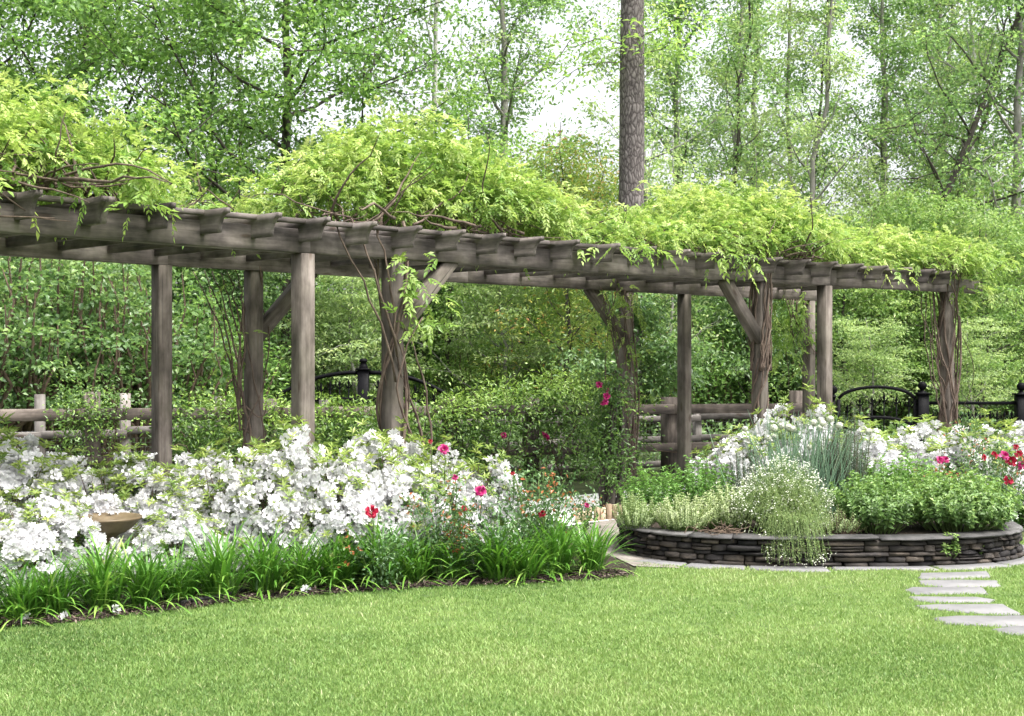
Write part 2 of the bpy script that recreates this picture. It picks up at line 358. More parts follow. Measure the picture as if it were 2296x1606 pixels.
def make_tree(seed, H, r0, base, spread, nl, leaf, lw, per, cr=.55, flat=.5, lean=(0, 0), wob=.06, up=.1, upang=.6, subs=4, tint=.5, top=.9, trunk_wob=None):
    """trunk+limb mesh and crown mesh"""
    r = np.random.default_rng(seed)
    tr, cw = MB(), MB()
    k = 12
    zz = np.linspace(0, H, k)
    wx = np.cumsum(r.normal(size=k)) * (trunk_wob or wob) * H / 12; wy = np.cumsum(r.normal(size=k)) * (trunk_wob or wob) * H / 12
    wx -= wx[0]; wy -= wy[0]
    path = np.c_[wx + lean[0] * zz, wy + lean[1] * zz, zz]
    rad = r0 * (1 - .88 * (zz / H) ** .9); rad[0] *= 1.25
    tube(tr, path, rad, 8)
    for i in range(nl):
        q = (i + r.random()) / nl
        z = base + (H * top - base) * q
        p = np.array([np.interp(z, zz, path[:, c]) for c in range(3)])
        a = i * 2.399 + r.normal() * .4
        ln = spread * (1.0 - .55 * q) * r.uniform(.65, 1.1)
        e = upang * (0.6 + .8 * q) * r.uniform(.6, 1.3)
        d = np.array([math.cos(a) * math.cos(e), math.sin(a) * math.cos(e), math.sin(e)])
        lim = curve_pts(p, d, ln, 7, r, .16, up * .4)
        rl = np.interp(z, zz, rad) * .5
        tube(tr, lim, np.linspace(rl, rl * .15, 8), 5, cap=False)
        for s in range(subs):
            m = r.integers(2, 8); o = lim[m]
            sd = norm(lim[m] - lim[m - 1] + r.normal(size=3) * np.array([.8, .8, .35]))
            sb = curve_pts(o, sd, ln * r.uniform(.3, .55), 4, r, .25, up * .3)
            tube(tr, sb, np.linspace(rl * .35, rl * .06, 5), 4, cap=False)
            for c in (sb[2], sb[4], lim[min(m, 7)]):
                n = int(per * r.uniform(.4, 1.4)); rad_c = cr * r.uniform(.6, 1.3)
                off = r.normal(size=(n, 3)) * rad_c * np.array([1, 1, flat]) * .6
                P = c + off
                D = norm(off * np.array([1, 1, .3]) / rad_c + r.normal(size=(n, 3)) * .6 + np.array([0, 0, -.25]))
                Nn = norm(np.array([0, 0, 1.0]) + r.normal(size=(n, 3)) * .65)
                ls = leaf * r.uniform(.6, 1.3, n)
                leaves(cw, P, D, Nn, ls, ls * lw, np.clip(tint + .13 * r.normal() + .16 * r.normal(size=n) + off[:, 2] / rad_c * .1, 0, 1))
    return tr, cw

def make_bush(seed, H, R, stems, leaf, lw, n, tint=.5, flat=.8, cl=.3, base=.05):
    """multi-stemmed shrub with leaf clumps at the stem ends"""
    r = np.random.default_rng(seed)
    tr, cw = MB(), MB()
    per = n // (stems * 4)
    for i in range(stems):
        a = i * 2.399 + r.normal() * .3; rr = R * math.sqrt((i + .5) / stems) * .95
        hh = H * (1 - .45 * (rr / R) ** 2) * r.uniform(.75, 1.08)
        end = np.array([math.cos(a) * rr, math.sin(a) * rr, hh])
        o = np.array([math.cos(a), math.sin(a), 0]) * r.uniform(.02, .12) * R
        s = np.linspace(0, 1, 7)[:, None]
        path = o * (1 - s) + end * s + np.sin(s * np.pi) * np.array([math.cos(a), math.sin(a), -.2]) * rr * .25 + r.normal(size=(7, 3)) * .02 * H
        path[0] = o
        tube(tr, path, np.linspace(.014, .003, 7) * max(H, .8), 5, cap=False)
        for q in (3, 4, 5, 6):
            for b in range(1):
                c = path[q] + r.normal(size=3) * cl * .35 * np.array([1, 1, .6])
                m = int(per * r.uniform(.6, 1.4)); off = r.normal(size=(m, 3)) * cl * .55 * np.array([1, 1, flat])
                P = c + off; P[:, 2] = np.abs(P[:, 2] - base) + base
                D = norm(off / cl + r.normal(size=(m, 3)) * .55 + np.array([0, 0, .1]))
                Nn = norm(np.array([0, 0, 1.0]) + r.normal(size=(m, 3)) * .7)
                ls = leaf * r.uniform(.6, 1.25, m)
                leaves(cw, P, D, Nn, ls, ls * lw, np.clip(tint + .12 * r.normal() + .15 * r.normal(size=m) + (q - 4.5) * .06, 0, 1))
    return tr, cw

def make_tuft(seed, n, L, W, spread=1.0, seg=5, r0=.06, stiff=.5, tint=.45, low=.15):
    """arching strap leaves from one crown"""
    r = np.random.default_rng(seed); mb = MB()
    a = r.random(n) * 2 * np.pi; el = np.clip(r.normal(1.10, .26, n), .3, 1.5)
    lowm = r.random(n) < low; el[lowm] = r.uniform(.1, .6, lowm.sum())
    ln = L * r.uniform(.65, 1.15, n); w = W * r.uniform(.7, 1.2, n)
    rad = r0 * np.sqrt(r.random(n)); b = r.random(n) * 2 * np.pi
    p = np.stack([rad * np.cos(b), rad * np.sin(b), np.zeros(n)], 1)
    th = el.copy(); H = np.stack([np.cos(a), np.sin(a)], 1)
    S = np.stack([-np.sin(a), np.cos(a), np.zeros(n)], 1)
    bend = (1.9 - stiff) * r.uniform(.5, 1.3, n) * spread / seg
    rows = []
    for k in range(seg + 1):
        ww = w * (0.55 + .45 * math.sin(math.pi * min(1, (k + 1) / seg * .6))) * (1 if k < seg else .12) * (1 - .35 * max(0, k / seg - .6) / .4)
        rows.append(np.stack([p - S * ww[:, None] / 2, p + S * ww[:, None] / 2], 1))
        stp = ln / seg
        p = p + np.c_[H * (np.cos(th) * stp)[:, None], np.sin(th) * stp]
        th = th - bend * (0.4 + .25 * k)
        p[:, 2] = np.maximum(p[:, 2], .012)
    v = np.stack(rows, 1).reshape(n, -1, 3); m = v.shape[1]
    i = np.arange(n)[:, None] * m
    f = np.concatenate([i + np.array([[2 * k, 2 * k + 1, 2 * k + 3, 2 * k + 2]]) for k in range(seg)])
    t = np.clip(tint + .17 * r.normal(size=n) + lowm * .28, 0, 1)
    mb.add(v.reshape(-1, 3), None, f, np.repeat(t, m))
    return mb

# flower templates (verts, tris, tint)
def petal_ring(k, r_in, r_mid, r_out, w, z_in, z_mid, z_out, rot=0.0, tint=.5, rec=0.0):
    V, F, T = [], [], []
    for i in range(k):
        a = rot + i * 2 * math.pi / k
        c, s = math.cos(a), math.sin(a)
        def pt(rr, off, z): return (c * rr - s * off, s * rr + c * off, z)
        b = len(V)
        V += [pt(r_in, 0, z_in), pt(r_mid, w * .42, z_mid), pt(r_mid, -w * .42, z_mid), pt(r_out * .88, w * .5, z_out), pt(r_out * .88, -w * .5, z_out), pt(r_out, 0, z_out + rec), pt(r_mid, 0, z_mid - w * .12)]
        F += [(b, b + 6, b + 1), (b, b + 2, b + 6), (b + 1, b + 6, b + 3), (b + 6, b + 2, b + 4), (b + 3, b + 6, b + 5), (b + 6, b + 4, b + 5)]
        T += [tint - .25, tint, tint, tint + .1, tint + .1, tint + .12, tint - .1]
    return V, F, T

def join(parts):
    V, F, T = [], [], []
    for v, f, t in parts:
        b = len(V); V += v; F += [tuple(i + b for i in q) for q in f]; T += t
    return np.array(V), np.array(F), np.array(T)

AZ = join([petal_ring(5, .004, .020, .043, .032, -.026, .004, .012, tint=.6, rec=-.012)])
AZ[2][::7] = -.3
def rose_tmpl(seed):
    r = np.random.default_rng(seed); parts = []
    for k, ri, rm, ro, w, z0_, z1_, z2_, t0 in ((6, .004, .024, .042, .030, -.012, .004, .008, .60), (5, .003, .018, .031, .026, -.008, .011, .020, .45), (4, .002, .010, .018, .018, 0, .016, .027, .30)):
        for i in range(k):
            q = r.uniform(.82, 1.12); v, f, t = petal_ring(1, ri, rm * q, ro * q, w * r.uniform(.8, 1.1), z0_, z1_ + r.normal() * .003, z2_ + r.normal() * .005, i * 2 * math.pi / k + r.normal() * .15 + k, t0 + r.normal() * .16, -.007 + r.normal() * .004)
            parts.append((v, f, t))
    return join(parts)
ROSES = [rose_tmpl(i) for i in range(5)]; ROSE = ROSES[0]
STAR = join([petal_ring(5, .0, .35, .95, .62, 0, .05, .02, tint=.6)])

def instance(mb, tmpl, P, axis, size, spin, t):
    V, F, T = tmpl; n = len(P)
    if not n: return
    a = norm(axis); ref = np.where(np.abs(a[:, 2:3]) < .9, np.array([[0, 0, 1.0]]), np.array([[1.0, 0, 0]]))
    u = norm(np.cross(a, ref)); w = np.cross(a, u)
    cs, sn = np.cos(spin)[:, None], np.sin(spin)[:, None]
    u2 = u * cs + w * sn; w2 = -u * sn + w * cs
    sz = np.broadcast_to(np.asarray(size, float), (n,))[:, None, None]
    vv = P[:, None] + sz * (V[None, :, 0:1] * u2[:, None] + V[None, :, 1:2] * w2[:, None] + V[None, :, 2:3] * a[:, None])
    f = (np.arange(n)[:, None, None] * len(V) + F[None]).reshape(-1, 3)
    mb.add(vv.reshape(-1, 3), f, None, np.clip((T[None] + np.broadcast_to(np.asarray(t, float), (n,))[:, None]).ravel(), 0, 1))

# ------------------------------------------------------------------ pergola plan curve
A0, KAP, PX0, PY0, PW = .812, -.009, -1.554, 10.662, 2.154
def pos(s, off=0.0):
    t = np.linspace(0, s, 120); th = A0 + KAP * t
    d = np.diff(t)
    x = PX0 + np.sum((np.cos(th)[1:] + np.cos(th)[:-1]) / 2 * d); y = PY0 + np.sum((np.sin(th)[1:] + np.sin(th)[:-1]) / 2 * d)
    T = A0 + KAP * s
    return np.array([x - off * math.sin(T), y + off * math.cos(T)])
def head(s): return A0 + KAP * s
def p3(s, off, z): return np.array([*pos(s, off), z])

# ------------------------------------------------------------------ ground
def sheet(name, poly, z, mat, kind='structure', label=None, cat=None):
    mb = MB(); poly = np.asarray(poly, float)
    mb.add(np.c_[poly, np.zeros(len(poly))]); mb.fn.append(list(range(len(poly))))
    o = obj(name, mb, mat, None, (0, 0, z)); o['kind'] = kind
    tag(o, label, cat); return o

def inside(P, poly):
    x, y = P[:, 0], P[:, 1]; c = np.zeros(len(P), bool); n = len(poly)
    for i in range(n):
        x1, y1 = poly[i]; x2, y2 = poly[(i + 1) % n]
        if y1 == y2: continue
        hit = ((y1 > y) != (y2 > y)) & (x < (x2 - x1) * (y - y1) / (y2 - y1) + x1)
        c ^= hit
    return c

sheet('ground', [(-160, -30), (160, -30), (160, 260), (-160, 260)], 0, M['floor'], label='dark woodland ground under the trees and shrubs', cat='ground')

EDGE = [(-7.5, 5.35), (-5.2, 6.85)] + [gp(*p) for p in [(0, 1408), (120, 1400), (250, 1384), (400, 1368), (520, 1353), (680, 1338), (850, 1325), (1020, 1315), (1200, 1309), (1330, 1301), (1420, 1291)]]
PC, PA, PB = np.array([2.70, 11.50]), 1.74, 1.01          # stone planter plan
def sup(a, k=1.0, n=2.5):
    c, s = math.cos(a), math.sin(a)
    return PC + np.array([k * PA * math.copysign(abs(c) ** (2 / n), c), k * PB * math.copysign(abs(s) ** (2 / n), s)])
def supk(a, d):
    p = sup(a); nrm = np.array([math.cos(a) / PA, math.sin(a) / PB]); nrm /= np.linalg.norm(nrm)
    return p + nrm * d

LAWN = [(-7.5, 1.5), (9.5, 1.5), (9.5, 14.2), (5.35, 14.2), (5.0, 12.4)] + [supk(a, .12) for a in np.radians([10, -8, -25, -45, -65, -90, -110, -130, -146])] + [(1.02, 10.55)] + EDGE[::-1]
lawn = sheet('lawn', LAWN, .004, M['turf'], label='bright green mown lawn across the front of the garden', cat='lawn')
BED = EDGE + [(.96, 10.6), (.80, 11.2), (.62, 12.0), (.60, 12.9)] + [tuple(pos(s, .12)) for s in (3.2, 2, 1, 0, -1, -2, -3, -4, -5.5)] + [(-8.5, 6.0)]
sheet('mulch_bed', BED, .008, M['soil'], label='dark bark mulch bed under the azaleas and liriope', cat='flower bed')
BED2 = [tuple(pos(s, .12)) for s in (4.6, 6, 8, 10, 12)] + [(9.4, 17.0), (5.6, 13.2), (4.9, 12.8), (2.7, 13.0), (1.6, 13.2)]
sheet('rear_mulch_bed', BED2, .008, M['soil'], label='dark mulch bed behind the stone planter', cat='flower bed')
sheet('gravel_path', [tuple(pos(s, .14)) for s in np.linspace(-6, 12, 19)] + [tuple(pos(s, 2.02)) for s in np.linspace(12, -6, 19)], .012, M['gravel'], label='pale gravel path running under the timber pergola', cat='path')
sheet('garden_path', [(.99, 10.5), (1.35, 10.4), (1.2, 11.0), (1.0, 11.6), (1.05, 12.4), (1.45, 13.2), tuple(pos(4.5, .13)), tuple(pos(3.3, .13)), (.62, 12.85), (.64, 12.0), (.82, 11.2)], .012, M['flag'], label='earthy garden path between the border and the stone planter', cat='path')

# stepping stones
STEPS = [
    ('pale stepping stone closest to the flagstone edge of the planter', [(2062, 1288), (2215, 1284), (2222, 1297), (2140, 1300), (2064, 1302)]),
    ('second stepping stone out from the planter, with a blunt square end', [(2058, 1305), (2150, 1303), (2238, 1305), (2244, 1318), (2120, 1320), (2068, 1314)]),
    ('stepping stone with a sharply pointed tip in the middle of the row', [(2028, 1325), (2044, 1320), (2204, 1320), (2216, 1334), (2050, 1336)]),
    ('narrow stepping stone half hidden by grass, below the pointed one', [(2040, 1341), (2190, 1342), (2232, 1348), (2224, 1354), (2090, 1353), (2048, 1348)]),
    ('broad stepping stone with an angled corner toward the last two', [(2050, 1361), (2100, 1358), (2250, 1358), (2290, 1378), (2278, 1382), (2172, 1377), (2070, 1367)]),
    ('wide stepping stone tapering to a point, second to last in the row', [(2092, 1389), (2140, 1385), (2300, 1384), (2420, 1386), (2390, 1405), (2260, 1408), (2120, 1402)]),
    ('stepping stone cut off by the picture edge, last toward the viewer', [(2226, 1415), (2270, 1408), (2440, 1404), (2480, 1422), (2300, 1428), (2238, 1422)]),
]
STONEPOLY = []
for lab, pts in STEPS:
    poly = np.array([gp(*p) for p in pts]); STONEPOLY.append(poly)
    c = poly.mean(0); mb = MB(); pr = []
    n = len(poly)
    for i in range(n):
        for q in (0, .34, .67): pr.append(poly[i] * (1 - q) + poly[(i + 1) % n] * q + rng.normal(size=2) * (.008 if q else .004))
    if np.sum([pr[i][0] * pr[(i + 1) % len(pr)][1] - pr[(i + 1) % len(pr)][0] * pr[i][1] for i in range(len(pr))]) < 0: pr = pr[::-1]
    slab(mb, np.array(pr) - c, -.03, .013, rng.uniform(.4, .7))
    tag(obj('stepping_stone', mb, M['paver'], None, (c[0], c[1], 0)), lab, 'stepping stone', 'stepping stones across the lawn')
# flagstones round the planter
ring = [(-172, -150, 'reddish flagstone at the dark corner of the planter, by the border grass'), (-149, -131, 'grey flagstone at the planter foot, touching the lawn beside the border'),
        (-130, -112, 'flagstone half sunk in turf under the trailing white flowers'), (-111, -93, 'flagstone at the middle of the planter front, edged by grass'),
        (-92, -72, 'thin visible strip of flagstone below the mint'), (-71, -48, 'flagstone at the planter foot directly above the stepping stones'),
        (-47, -22, 'large pale flagstone between the stepping stones and the planter end'), (-21, 6, 'pale flagstone beside the far end wall of the planter'), (8, 30, 'flagstone behind the end of the planter')]
for a0_, a1_, lab in ring:
    aa = np.radians(np.linspace(a0_, a1_, 5)); out_ = rng.uniform(.17, .25)
    poly = [supk(a, .03) for a in aa][::-1] + [supk(a, out_ + rng.normal() * .03) for a in aa]
    poly = np.array(poly); STONEPOLY.append(poly)
    if np.sum(poly[:, 0] * np.roll(poly[:, 1], -1) - np.roll(poly[:, 0], -1) * poly[:, 1]) < 0: poly = poly[::-1]
    c = poly.mean(0); mb = MB(); slab(mb, poly - c, -.03, .014, rng.uniform(.3, .8))
    tag(obj('flagstone', mb, M['flag'] if a0_ < -150 else M['paver'], None, (c[0], c[1], 0)), lab, 'flagstone', 'flagstones round the stone planter')
for (pts, lab) in [([(1332, 1203), (1378, 1196), (1384, 1216), (1338, 1222)], 'pinkish path stone between the liriope and the planter corner'), ([(1340, 1228), (1376, 1222), (1380, 1244), (1352, 1250)], 'small worn path stone nearer the lawn beside the planter')]:
    poly = np.array([gp(*p) for p in pts])[::-1]
    if np.sum(poly[:, 0] * np.roll(poly[:, 1], -1) - np.roll(poly[:, 0], -1) * poly[:, 1]) < 0: poly = poly[::-1]
    c = poly.mean(0); mb = MB(); slab(mb, poly - c, -.02, .03, .7)
    tag(obj('flagstone', mb, M['flag'], None, (c[0], c[1], 0)), lab, 'flagstone', 'flagstones round the stone planter')

# lawn grass: one mass of blades
def grass():
    mb = MB(); lp = np.array(LAWN)
    for (x0, x1, y0, y1, n) in [(-4.6, 5.4, 5.2, 8.0, 260000), (-4.2, 6.2, 8.0, 13.0, 210000), (-7.4, 9.4, 3.0, 14.0, 30000)]:
        P = np.c_[rng.uniform(x0, x1, n), rng.uniform(y0, y1, n)]
        ok = inside(P, lp)
        for sp in STONEPOLY:
            c = sp.mean(0); ok &= ~inside(P, c + (sp - c) * .97)
        P = P[ok]; n = len(P)
        f = np.sin(P[:, 0] * 1.7 + 1.3 * np.sin(P[:, 1] * 1.1)) * np.sin(P[:, 1] * 2.1 + np.sin(P[:, 0] * 2.3)) 
        g = np.sin(P[:, 0] * 6.1 + 2 * np.sin(P[:, 1] * 4.3)) * np.sin(P[:, 1] * 7.7 + 1.5 * np.sin(P[:, 0] * 5.2))
        h = rng.uniform(.012, .028, n) * (1 + .12 * f + .12 * g)
        a = rng.random(n) * 2 * np.pi; w = rng.uniform(.0018, .0034, n)
        ln = h * rng.uniform(.15, 1.1, n); b = rng.random(n) * 2 * np.pi
        S = np.c_[np.cos(a), np.sin(a), np.zeros(n)] * w[:, None]; B = np.c_[np.cos(b), np.sin(b)]
        p0 = np.c_[P, np.full(n, .003)]
        p1 = p0 + np.c_[B * (ln * .35)[:, None], h * .62]; p2 = p0 + np.c_[B * ln[:, None], h]
        v = np.stack([p0 - S, p0 + S, p1 + S * .8, p1 - S * .8, p2], 1).reshape(-1, 3)
        i = np.arange(n)[:, None] * 5
        t = np.clip(.46 + .035 * P[:, 0] + .15 * f + .10 * g + .17 * np.sin(P[:, 0] * .9 + 2 * np.sin(P[:, 1] * .6)) * np.sin(P[:, 1] * 1.3 + 1) + .14 * rng.normal(size=n), 0, .9)
        dead = rng.random(n) < .035 + .10 * np.clip(f * g + .1, 0, 1); t[dead] = rng.uniform(.85, 1, dead.sum())
        mb.add(v, i + np.array([[3, 2, 4]]), i + np.array([[0, 1, 2, 3]]), np.repeat(t, 5))
    tag(obj('grass', mb, M['grass']), 'short mown blades of bright green lawn grass', 'grass', kind='stuff')
grass()

# mulch chips
def chips():
    mb = MB(); n = 9000
    u = rng.random(n); e = np.array(EDGE); seg = np.minimum((u * (len(e) - 1)).astype(int), len(e) - 2); fr = u * (len(e) - 1) - seg
    P = e[seg] * (1 - fr)[:, None] + e[seg + 1] * fr[:, None]
    d = norm(e[seg + 1] - e[seg]); nn = np.c_[-d[:, 1], d[:, 0]]
    P = P + nn * (np.abs(rng.normal(0, .28, n)) - .05)[:, None]
    a = rdir(n); a[:, 2] *= .35
    leaves(mb, np.c_[P, rng.uniform(.012, .03, n)], a, np.array([0, 0, 1.0]) + rng.normal(size=(n, 3)) * .4, rng.uniform(.015, .06, n), rng.uniform(.006, .018, n), np.clip(rng.random(n) ** 1.6, 0, 1), fold=.1, droop=0)
    tag(obj('mulch_chips', mb, M['chips']), 'loose bark chips and dry bits along the lawn edge of the border', 'mulch', kind='stuff')
chips()

# ------------------------------------------------------------------ pergola
ZB, BH, ZR, RH = 2.56, .190, 2.646, .176
perg = thing('pergola', 'long weathered grey timber pergola with scroll-ended rafters, carrying wisteria', 'pergola', (*pos(0, 0), 0))
PO = np.array([*pos(0, 0), 0])
FS = [-6.0, -.21, .75, 6.28, 7.61, 10.52]; BS = [-6.0, -.19, .81, 6.36, 7.51, 10.31]
def post(s, off, h=ZB, w=.142):
    mb = MB(); p = p3(s, off, 0) - PO; T = head(s)
    bar(mb, p + [0, 0, -.1], p + [0, 0, h], w, w, up=(math.cos(T), math.sin(T), 0), ch=.008)
    obj('post', mb, M['timber_warm'], perg)
def dz(s): return .006 * (s - 2.0)
for s in FS: post(s, 0, ZB + dz(s))
for s in BS: post(s, PW)
for off, joints in ((0, [-7.5, -.19, 3.4, 7.63, 11.35]), (PW, [-7.5, -.17, 3.6, 7.53, 10.75])):
    for k in range(len(joints) - 1):
        mb = MB()
        bar(mb, p3(joints[k] + .002, off, ZB + BH / 2 + .001 + (dz(joints[k]) if off == 0 else 0)) - PO, p3(joints[k + 1] - .002, off, ZB + BH / 2 + .001 + (dz(joints[k + 1]) if off == 0 else 0)) - PO, .14, BH)
        obj('beam', mb, M['timber'], perg)
def dz(s): return .006 * (s - 2.0)
def rafter(s):
    ZR = globals()['ZR'] + dz(s)
    T = head(s); o = pos(s, 0); nv = np.array([-math.sin(T), math.cos(T)]); tv = np.array([math.cos(T), math.sin(T)])
    ext, R, lip = .43, .115, .036
    zt, zb = ZR + RH, ZR
    half = [(-ext, zt), (-ext, zt - lip)] 
    for q in np.linspace(0, math.pi / 2, 7)[1:]:
        half.append((-ext + .015 + R * math.sin(q) * .82, zt - lip - (RH - lip) * (1 - math.cos(q))))
    prof = half + [(x, z) for x, z in [(PW - x_, z_) for x_, z_ in half[::-1]]]
    th = .043; mb = MB(); n = len(prof)
    vs, gs = [], []
    for sd in (-1, 1):
        for (x, z) in prof:
            q = o + nv * x + tv * th / 2 * sd
            vs.append((q[0] - PO[0], q[1] - PO[1], z)); gs.append((x, z, sd * .02))
    b = mb.n; t = rng.random()
    mb.add(vs, None, [[i, (i + 1) % n, n + (i + 1) % n, n + i] for i in range(n)], t, gs)
    mb.fn.append([b + i for i in range(n - 1, -1, -1)]); mb.fn.append([b + n + i for i in range(n)])
    me = mb.mesh('rafter'); bm = bmesh.new(); bm.from_mesh(me); bmesh.ops.recalc_face_normals(bm, faces=bm.faces); bm.to_mesh(me); bm.free()
    obj('rafter', me, M['timber'], perg)
rs = list(np.arange(-6.0, -2.0, .475)) + [-2.15, -1.67, -1.21, -.74, -.27, .21, .71] + list(np.arange(1.22, 3.2, .5)) + list(np.linspace(3.32, 10.05, 13))
for s in rs: rafter(s - .02)
for off in (-.12, PW + .12):
    jo = [-7, -1.95, 2.6, 7.0, 10.4]
    for k in range(4):
        mb = MB(); bar(mb, p3(jo[k] + .002, off, ZR + RH - .016 + dz(jo[k])) - PO, p3(jo[k + 1] - .002, off, ZR + RH - .016 + dz(jo[k + 1])) - PO, .06, .040)
        obj('purlin', mb, M['timber'], perg)
def brace(s, off, sgn):
    mb = MB(); q = .60
    bar(mb, p3(s + sgn * .03, off, ZB - q - .05) - PO, p3(s + sgn * (q + .09), off, ZB + .03) - PO, .115, .135)
    obj('brace', mb, M['timber_warm'], perg)
brace(.75, 0, 1); brace(.81, PW, 1); brace(6.28, 0, -1); brace(6.36, PW, -1)

# ------------------------------------------------------------------ wisteria
def twine(mb, c, z0, z1, n, rad, turns, r, rr=(.010, .022), start_spread=.16, top_out=0.0):
    for i in range(n):
        a0_ = r.random() * 6.28; dirn = 1 if r.random() < .8 else -1
        zz = np.linspace(z0, z1, 22); q = np.linspace(0, 1, 22)
        a = a0_ + dirn * turns * 2 * np.pi * q * r.uniform(.6, 1.3) + np.cumsum(r.normal(size=22)) * .10
        ra = rad * r.uniform(.85, 1.2) + start_spread * np.exp(-q * 9) * r.uniform(.3, 1.2) + .012 * np.cumsum(r.normal(size=22)) * .4 + top_out * np.clip(q - .85, 0, 1) * 4
        ra = np.maximum(ra, rad * .8)
        base = r.uniform(*rr)
        tube(mb, np.c_[c[0] + ra * np.cos(a), c[1] + ra * np.sin(a), zz], np.linspace(base, base * .65, 22), 6)

def pinnate(mb, P, D, r, L=.22, tint=.55, m=9, tj=.14, lw=.33):
    """compound leaves with paired drooping leaflets"""
    n = len(P); D = norm(D); L = L * r.uniform(.65, 1.2, n)
    up = np.array([0, 0, 1.0]); S = norm(np.cross(D, up + r.normal(size=(n, 3)) * .25)); Nn = np.cross(S, D)
    tb = np.clip(tint + tj * r.normal(size=n), 0, 1)
    for k in range(m):
        f = .22 + .78 * (k // 2 + 1) / ((m + 1) // 2) if k < m - 1 else 1.0
        sg = (1 if k % 2 else -1) if k < m - 1 else 0
        base = P + D * (L * f)[:, None] - up * (L * f * f * .35)[:, None]
        dd = norm(D * .75 + S * sg * .75 - up * .30 + r.normal(size=(n, 3)) * .18)
        ll = L * .33 * r.uniform(.8, 1.15, n)
        leaves(mb, base, dd, norm(Nn + r.normal(size=(n, 3)) * .25), ll, ll * lw, np.clip(tb + .06 * r.normal(size=n), 0, 1), fold=.15, droop=.12)

def wisteria(label, stem_fn, blobs, n, seed, base_loc, droops=()):
    r = np.random.default_rng(seed)
    root = thing('wisteria_vine', label, 'vine', (*base_loc, 0), group='wisteria vines on the pergola')
    O = np.array([*base_loc, 0])
    st, fo = MB(), MB()
    stem_fn(st, r)
    vol = np.array([b[1][0] * b[1][1] * b[1][2] for b in blobs]) ** .75; cnt = (n * vol / vol.sum()).astype(int)
    for (s, off, z), (ra, rb, rc), c in [(b[0], b[1], k) for b, k in zip(blobs, cnt)]:
        T = head(s); tv = np.array([math.cos(T), math.sin(T), 0]); nv = np.array([-math.sin(T), math.cos(T), 0]); C = p3(s, off, z)
        # limbs through the mass
        for i in range(int(14 + ra * 12)):
            d = rdir(1, r)[0]; d[2] = abs(d[2]) * .8 - .1
            p0_ = C + tv * ra * r.uniform(-.5, .5) + nv * rb * r.uniform(-.5, .5); p0_[2] = 2.86 + r.uniform(0, .05)
            pth = curve_pts(p0_, tv * d[0] + nv * d[1] + np.array([0, 0, d[2]]), r.uniform(.4, .8) * ra, 7, r, .22, .0)
            pth[:, 2] = np.maximum(pth[:, 2], 2.86)
            tube(st, pth, np.linspace(r.uniform(.007, .016), .003, 8), 5, cap=False)
        # sprays: each a shoot with leaves along it
        ns = max(1, c // 7)
        d = rdir(ns, r); d[:, 2] = np.abs(d[:, 2]) * 1.0 - .22
        sh = r.uniform(.35, 1.0, ns) ** .6 * (1 + .12 * np.sin(d[:, 0] * 7 + s) + .1 * np.sin(d[:, 1] * 9))
        cpt = C + (tv * (d[:, 0] * ra * sh)[:, None] + nv * (d[:, 1] * rb * sh)[:, None]) + np.c_[np.zeros(ns), np.zeros(ns), d[:, 2] * rc * sh]
        cpt[:, 2] = np.maximum(cpt[:, 2], ZR + RH - .02 + .12 * r.random(ns))
        sd = norm(tv * d[:, :1] + nv * d[:, 1:2] + np.c_[np.zeros(ns), np.zeros(ns), d[:, 2] * .8 + .15] + r.normal(size=(ns, 3)) * .35)
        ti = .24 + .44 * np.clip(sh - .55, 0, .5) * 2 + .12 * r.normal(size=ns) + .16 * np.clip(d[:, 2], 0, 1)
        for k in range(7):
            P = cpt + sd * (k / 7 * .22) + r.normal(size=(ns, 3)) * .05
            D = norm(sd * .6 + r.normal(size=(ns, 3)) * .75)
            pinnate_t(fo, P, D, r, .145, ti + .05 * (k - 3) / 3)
    for (s, off, z, nn, sp, dz) in droops:
        C = p3(s, off, z); P = C + r.normal(size=(nn, 3)) * np.array([sp, sp, dz])
        D = norm(r.normal(size=(nn, 3)) + np.array([.1, -.5, -.5])); pinnate_t(fo, P, D, r, .20, np.full(nn, .42) + .14 * r.normal(size=nn))
    for mb in (st, fo):
        mb.v = [v - O for v in mb.v]
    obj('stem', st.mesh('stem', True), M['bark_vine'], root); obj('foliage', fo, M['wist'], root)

def pinnate_t(mb, P, D, r, L, t):
    n = len(P); D = norm(D); L = L * r.uniform(.65, 1.2, n)
    up = np.array([0, 0, 1.0]); S = norm(np.cross(D, up + r.normal(size=(n, 3)) * .25)); Nn = np.cross(S, D)
    m = 9
    for k in range(m):
        f = .25 + .75 * (k // 2 + 1) / 5 if k < m - 1 else 1.02
        sg = (1 if k % 2 else -1) if k < m - 1 else 0
        base = P + D * (L * f)[:, None] - up * (L * f * f * .35)[:, None]
        dd = norm(D * .75 + S * sg * .75 - up * .30 + r.normal(size=(n, 3)) * .18)
        ll = L * .36 * r.uniform(.8, 1.15, n)
        leaves(mb, base, dd, norm(Nn + r.normal(size=(n, 3)) * .25), ll, ll * .40, np.clip(t + .08 * r.normal(size=n), 0, 1), fold=.15, droop=.12)

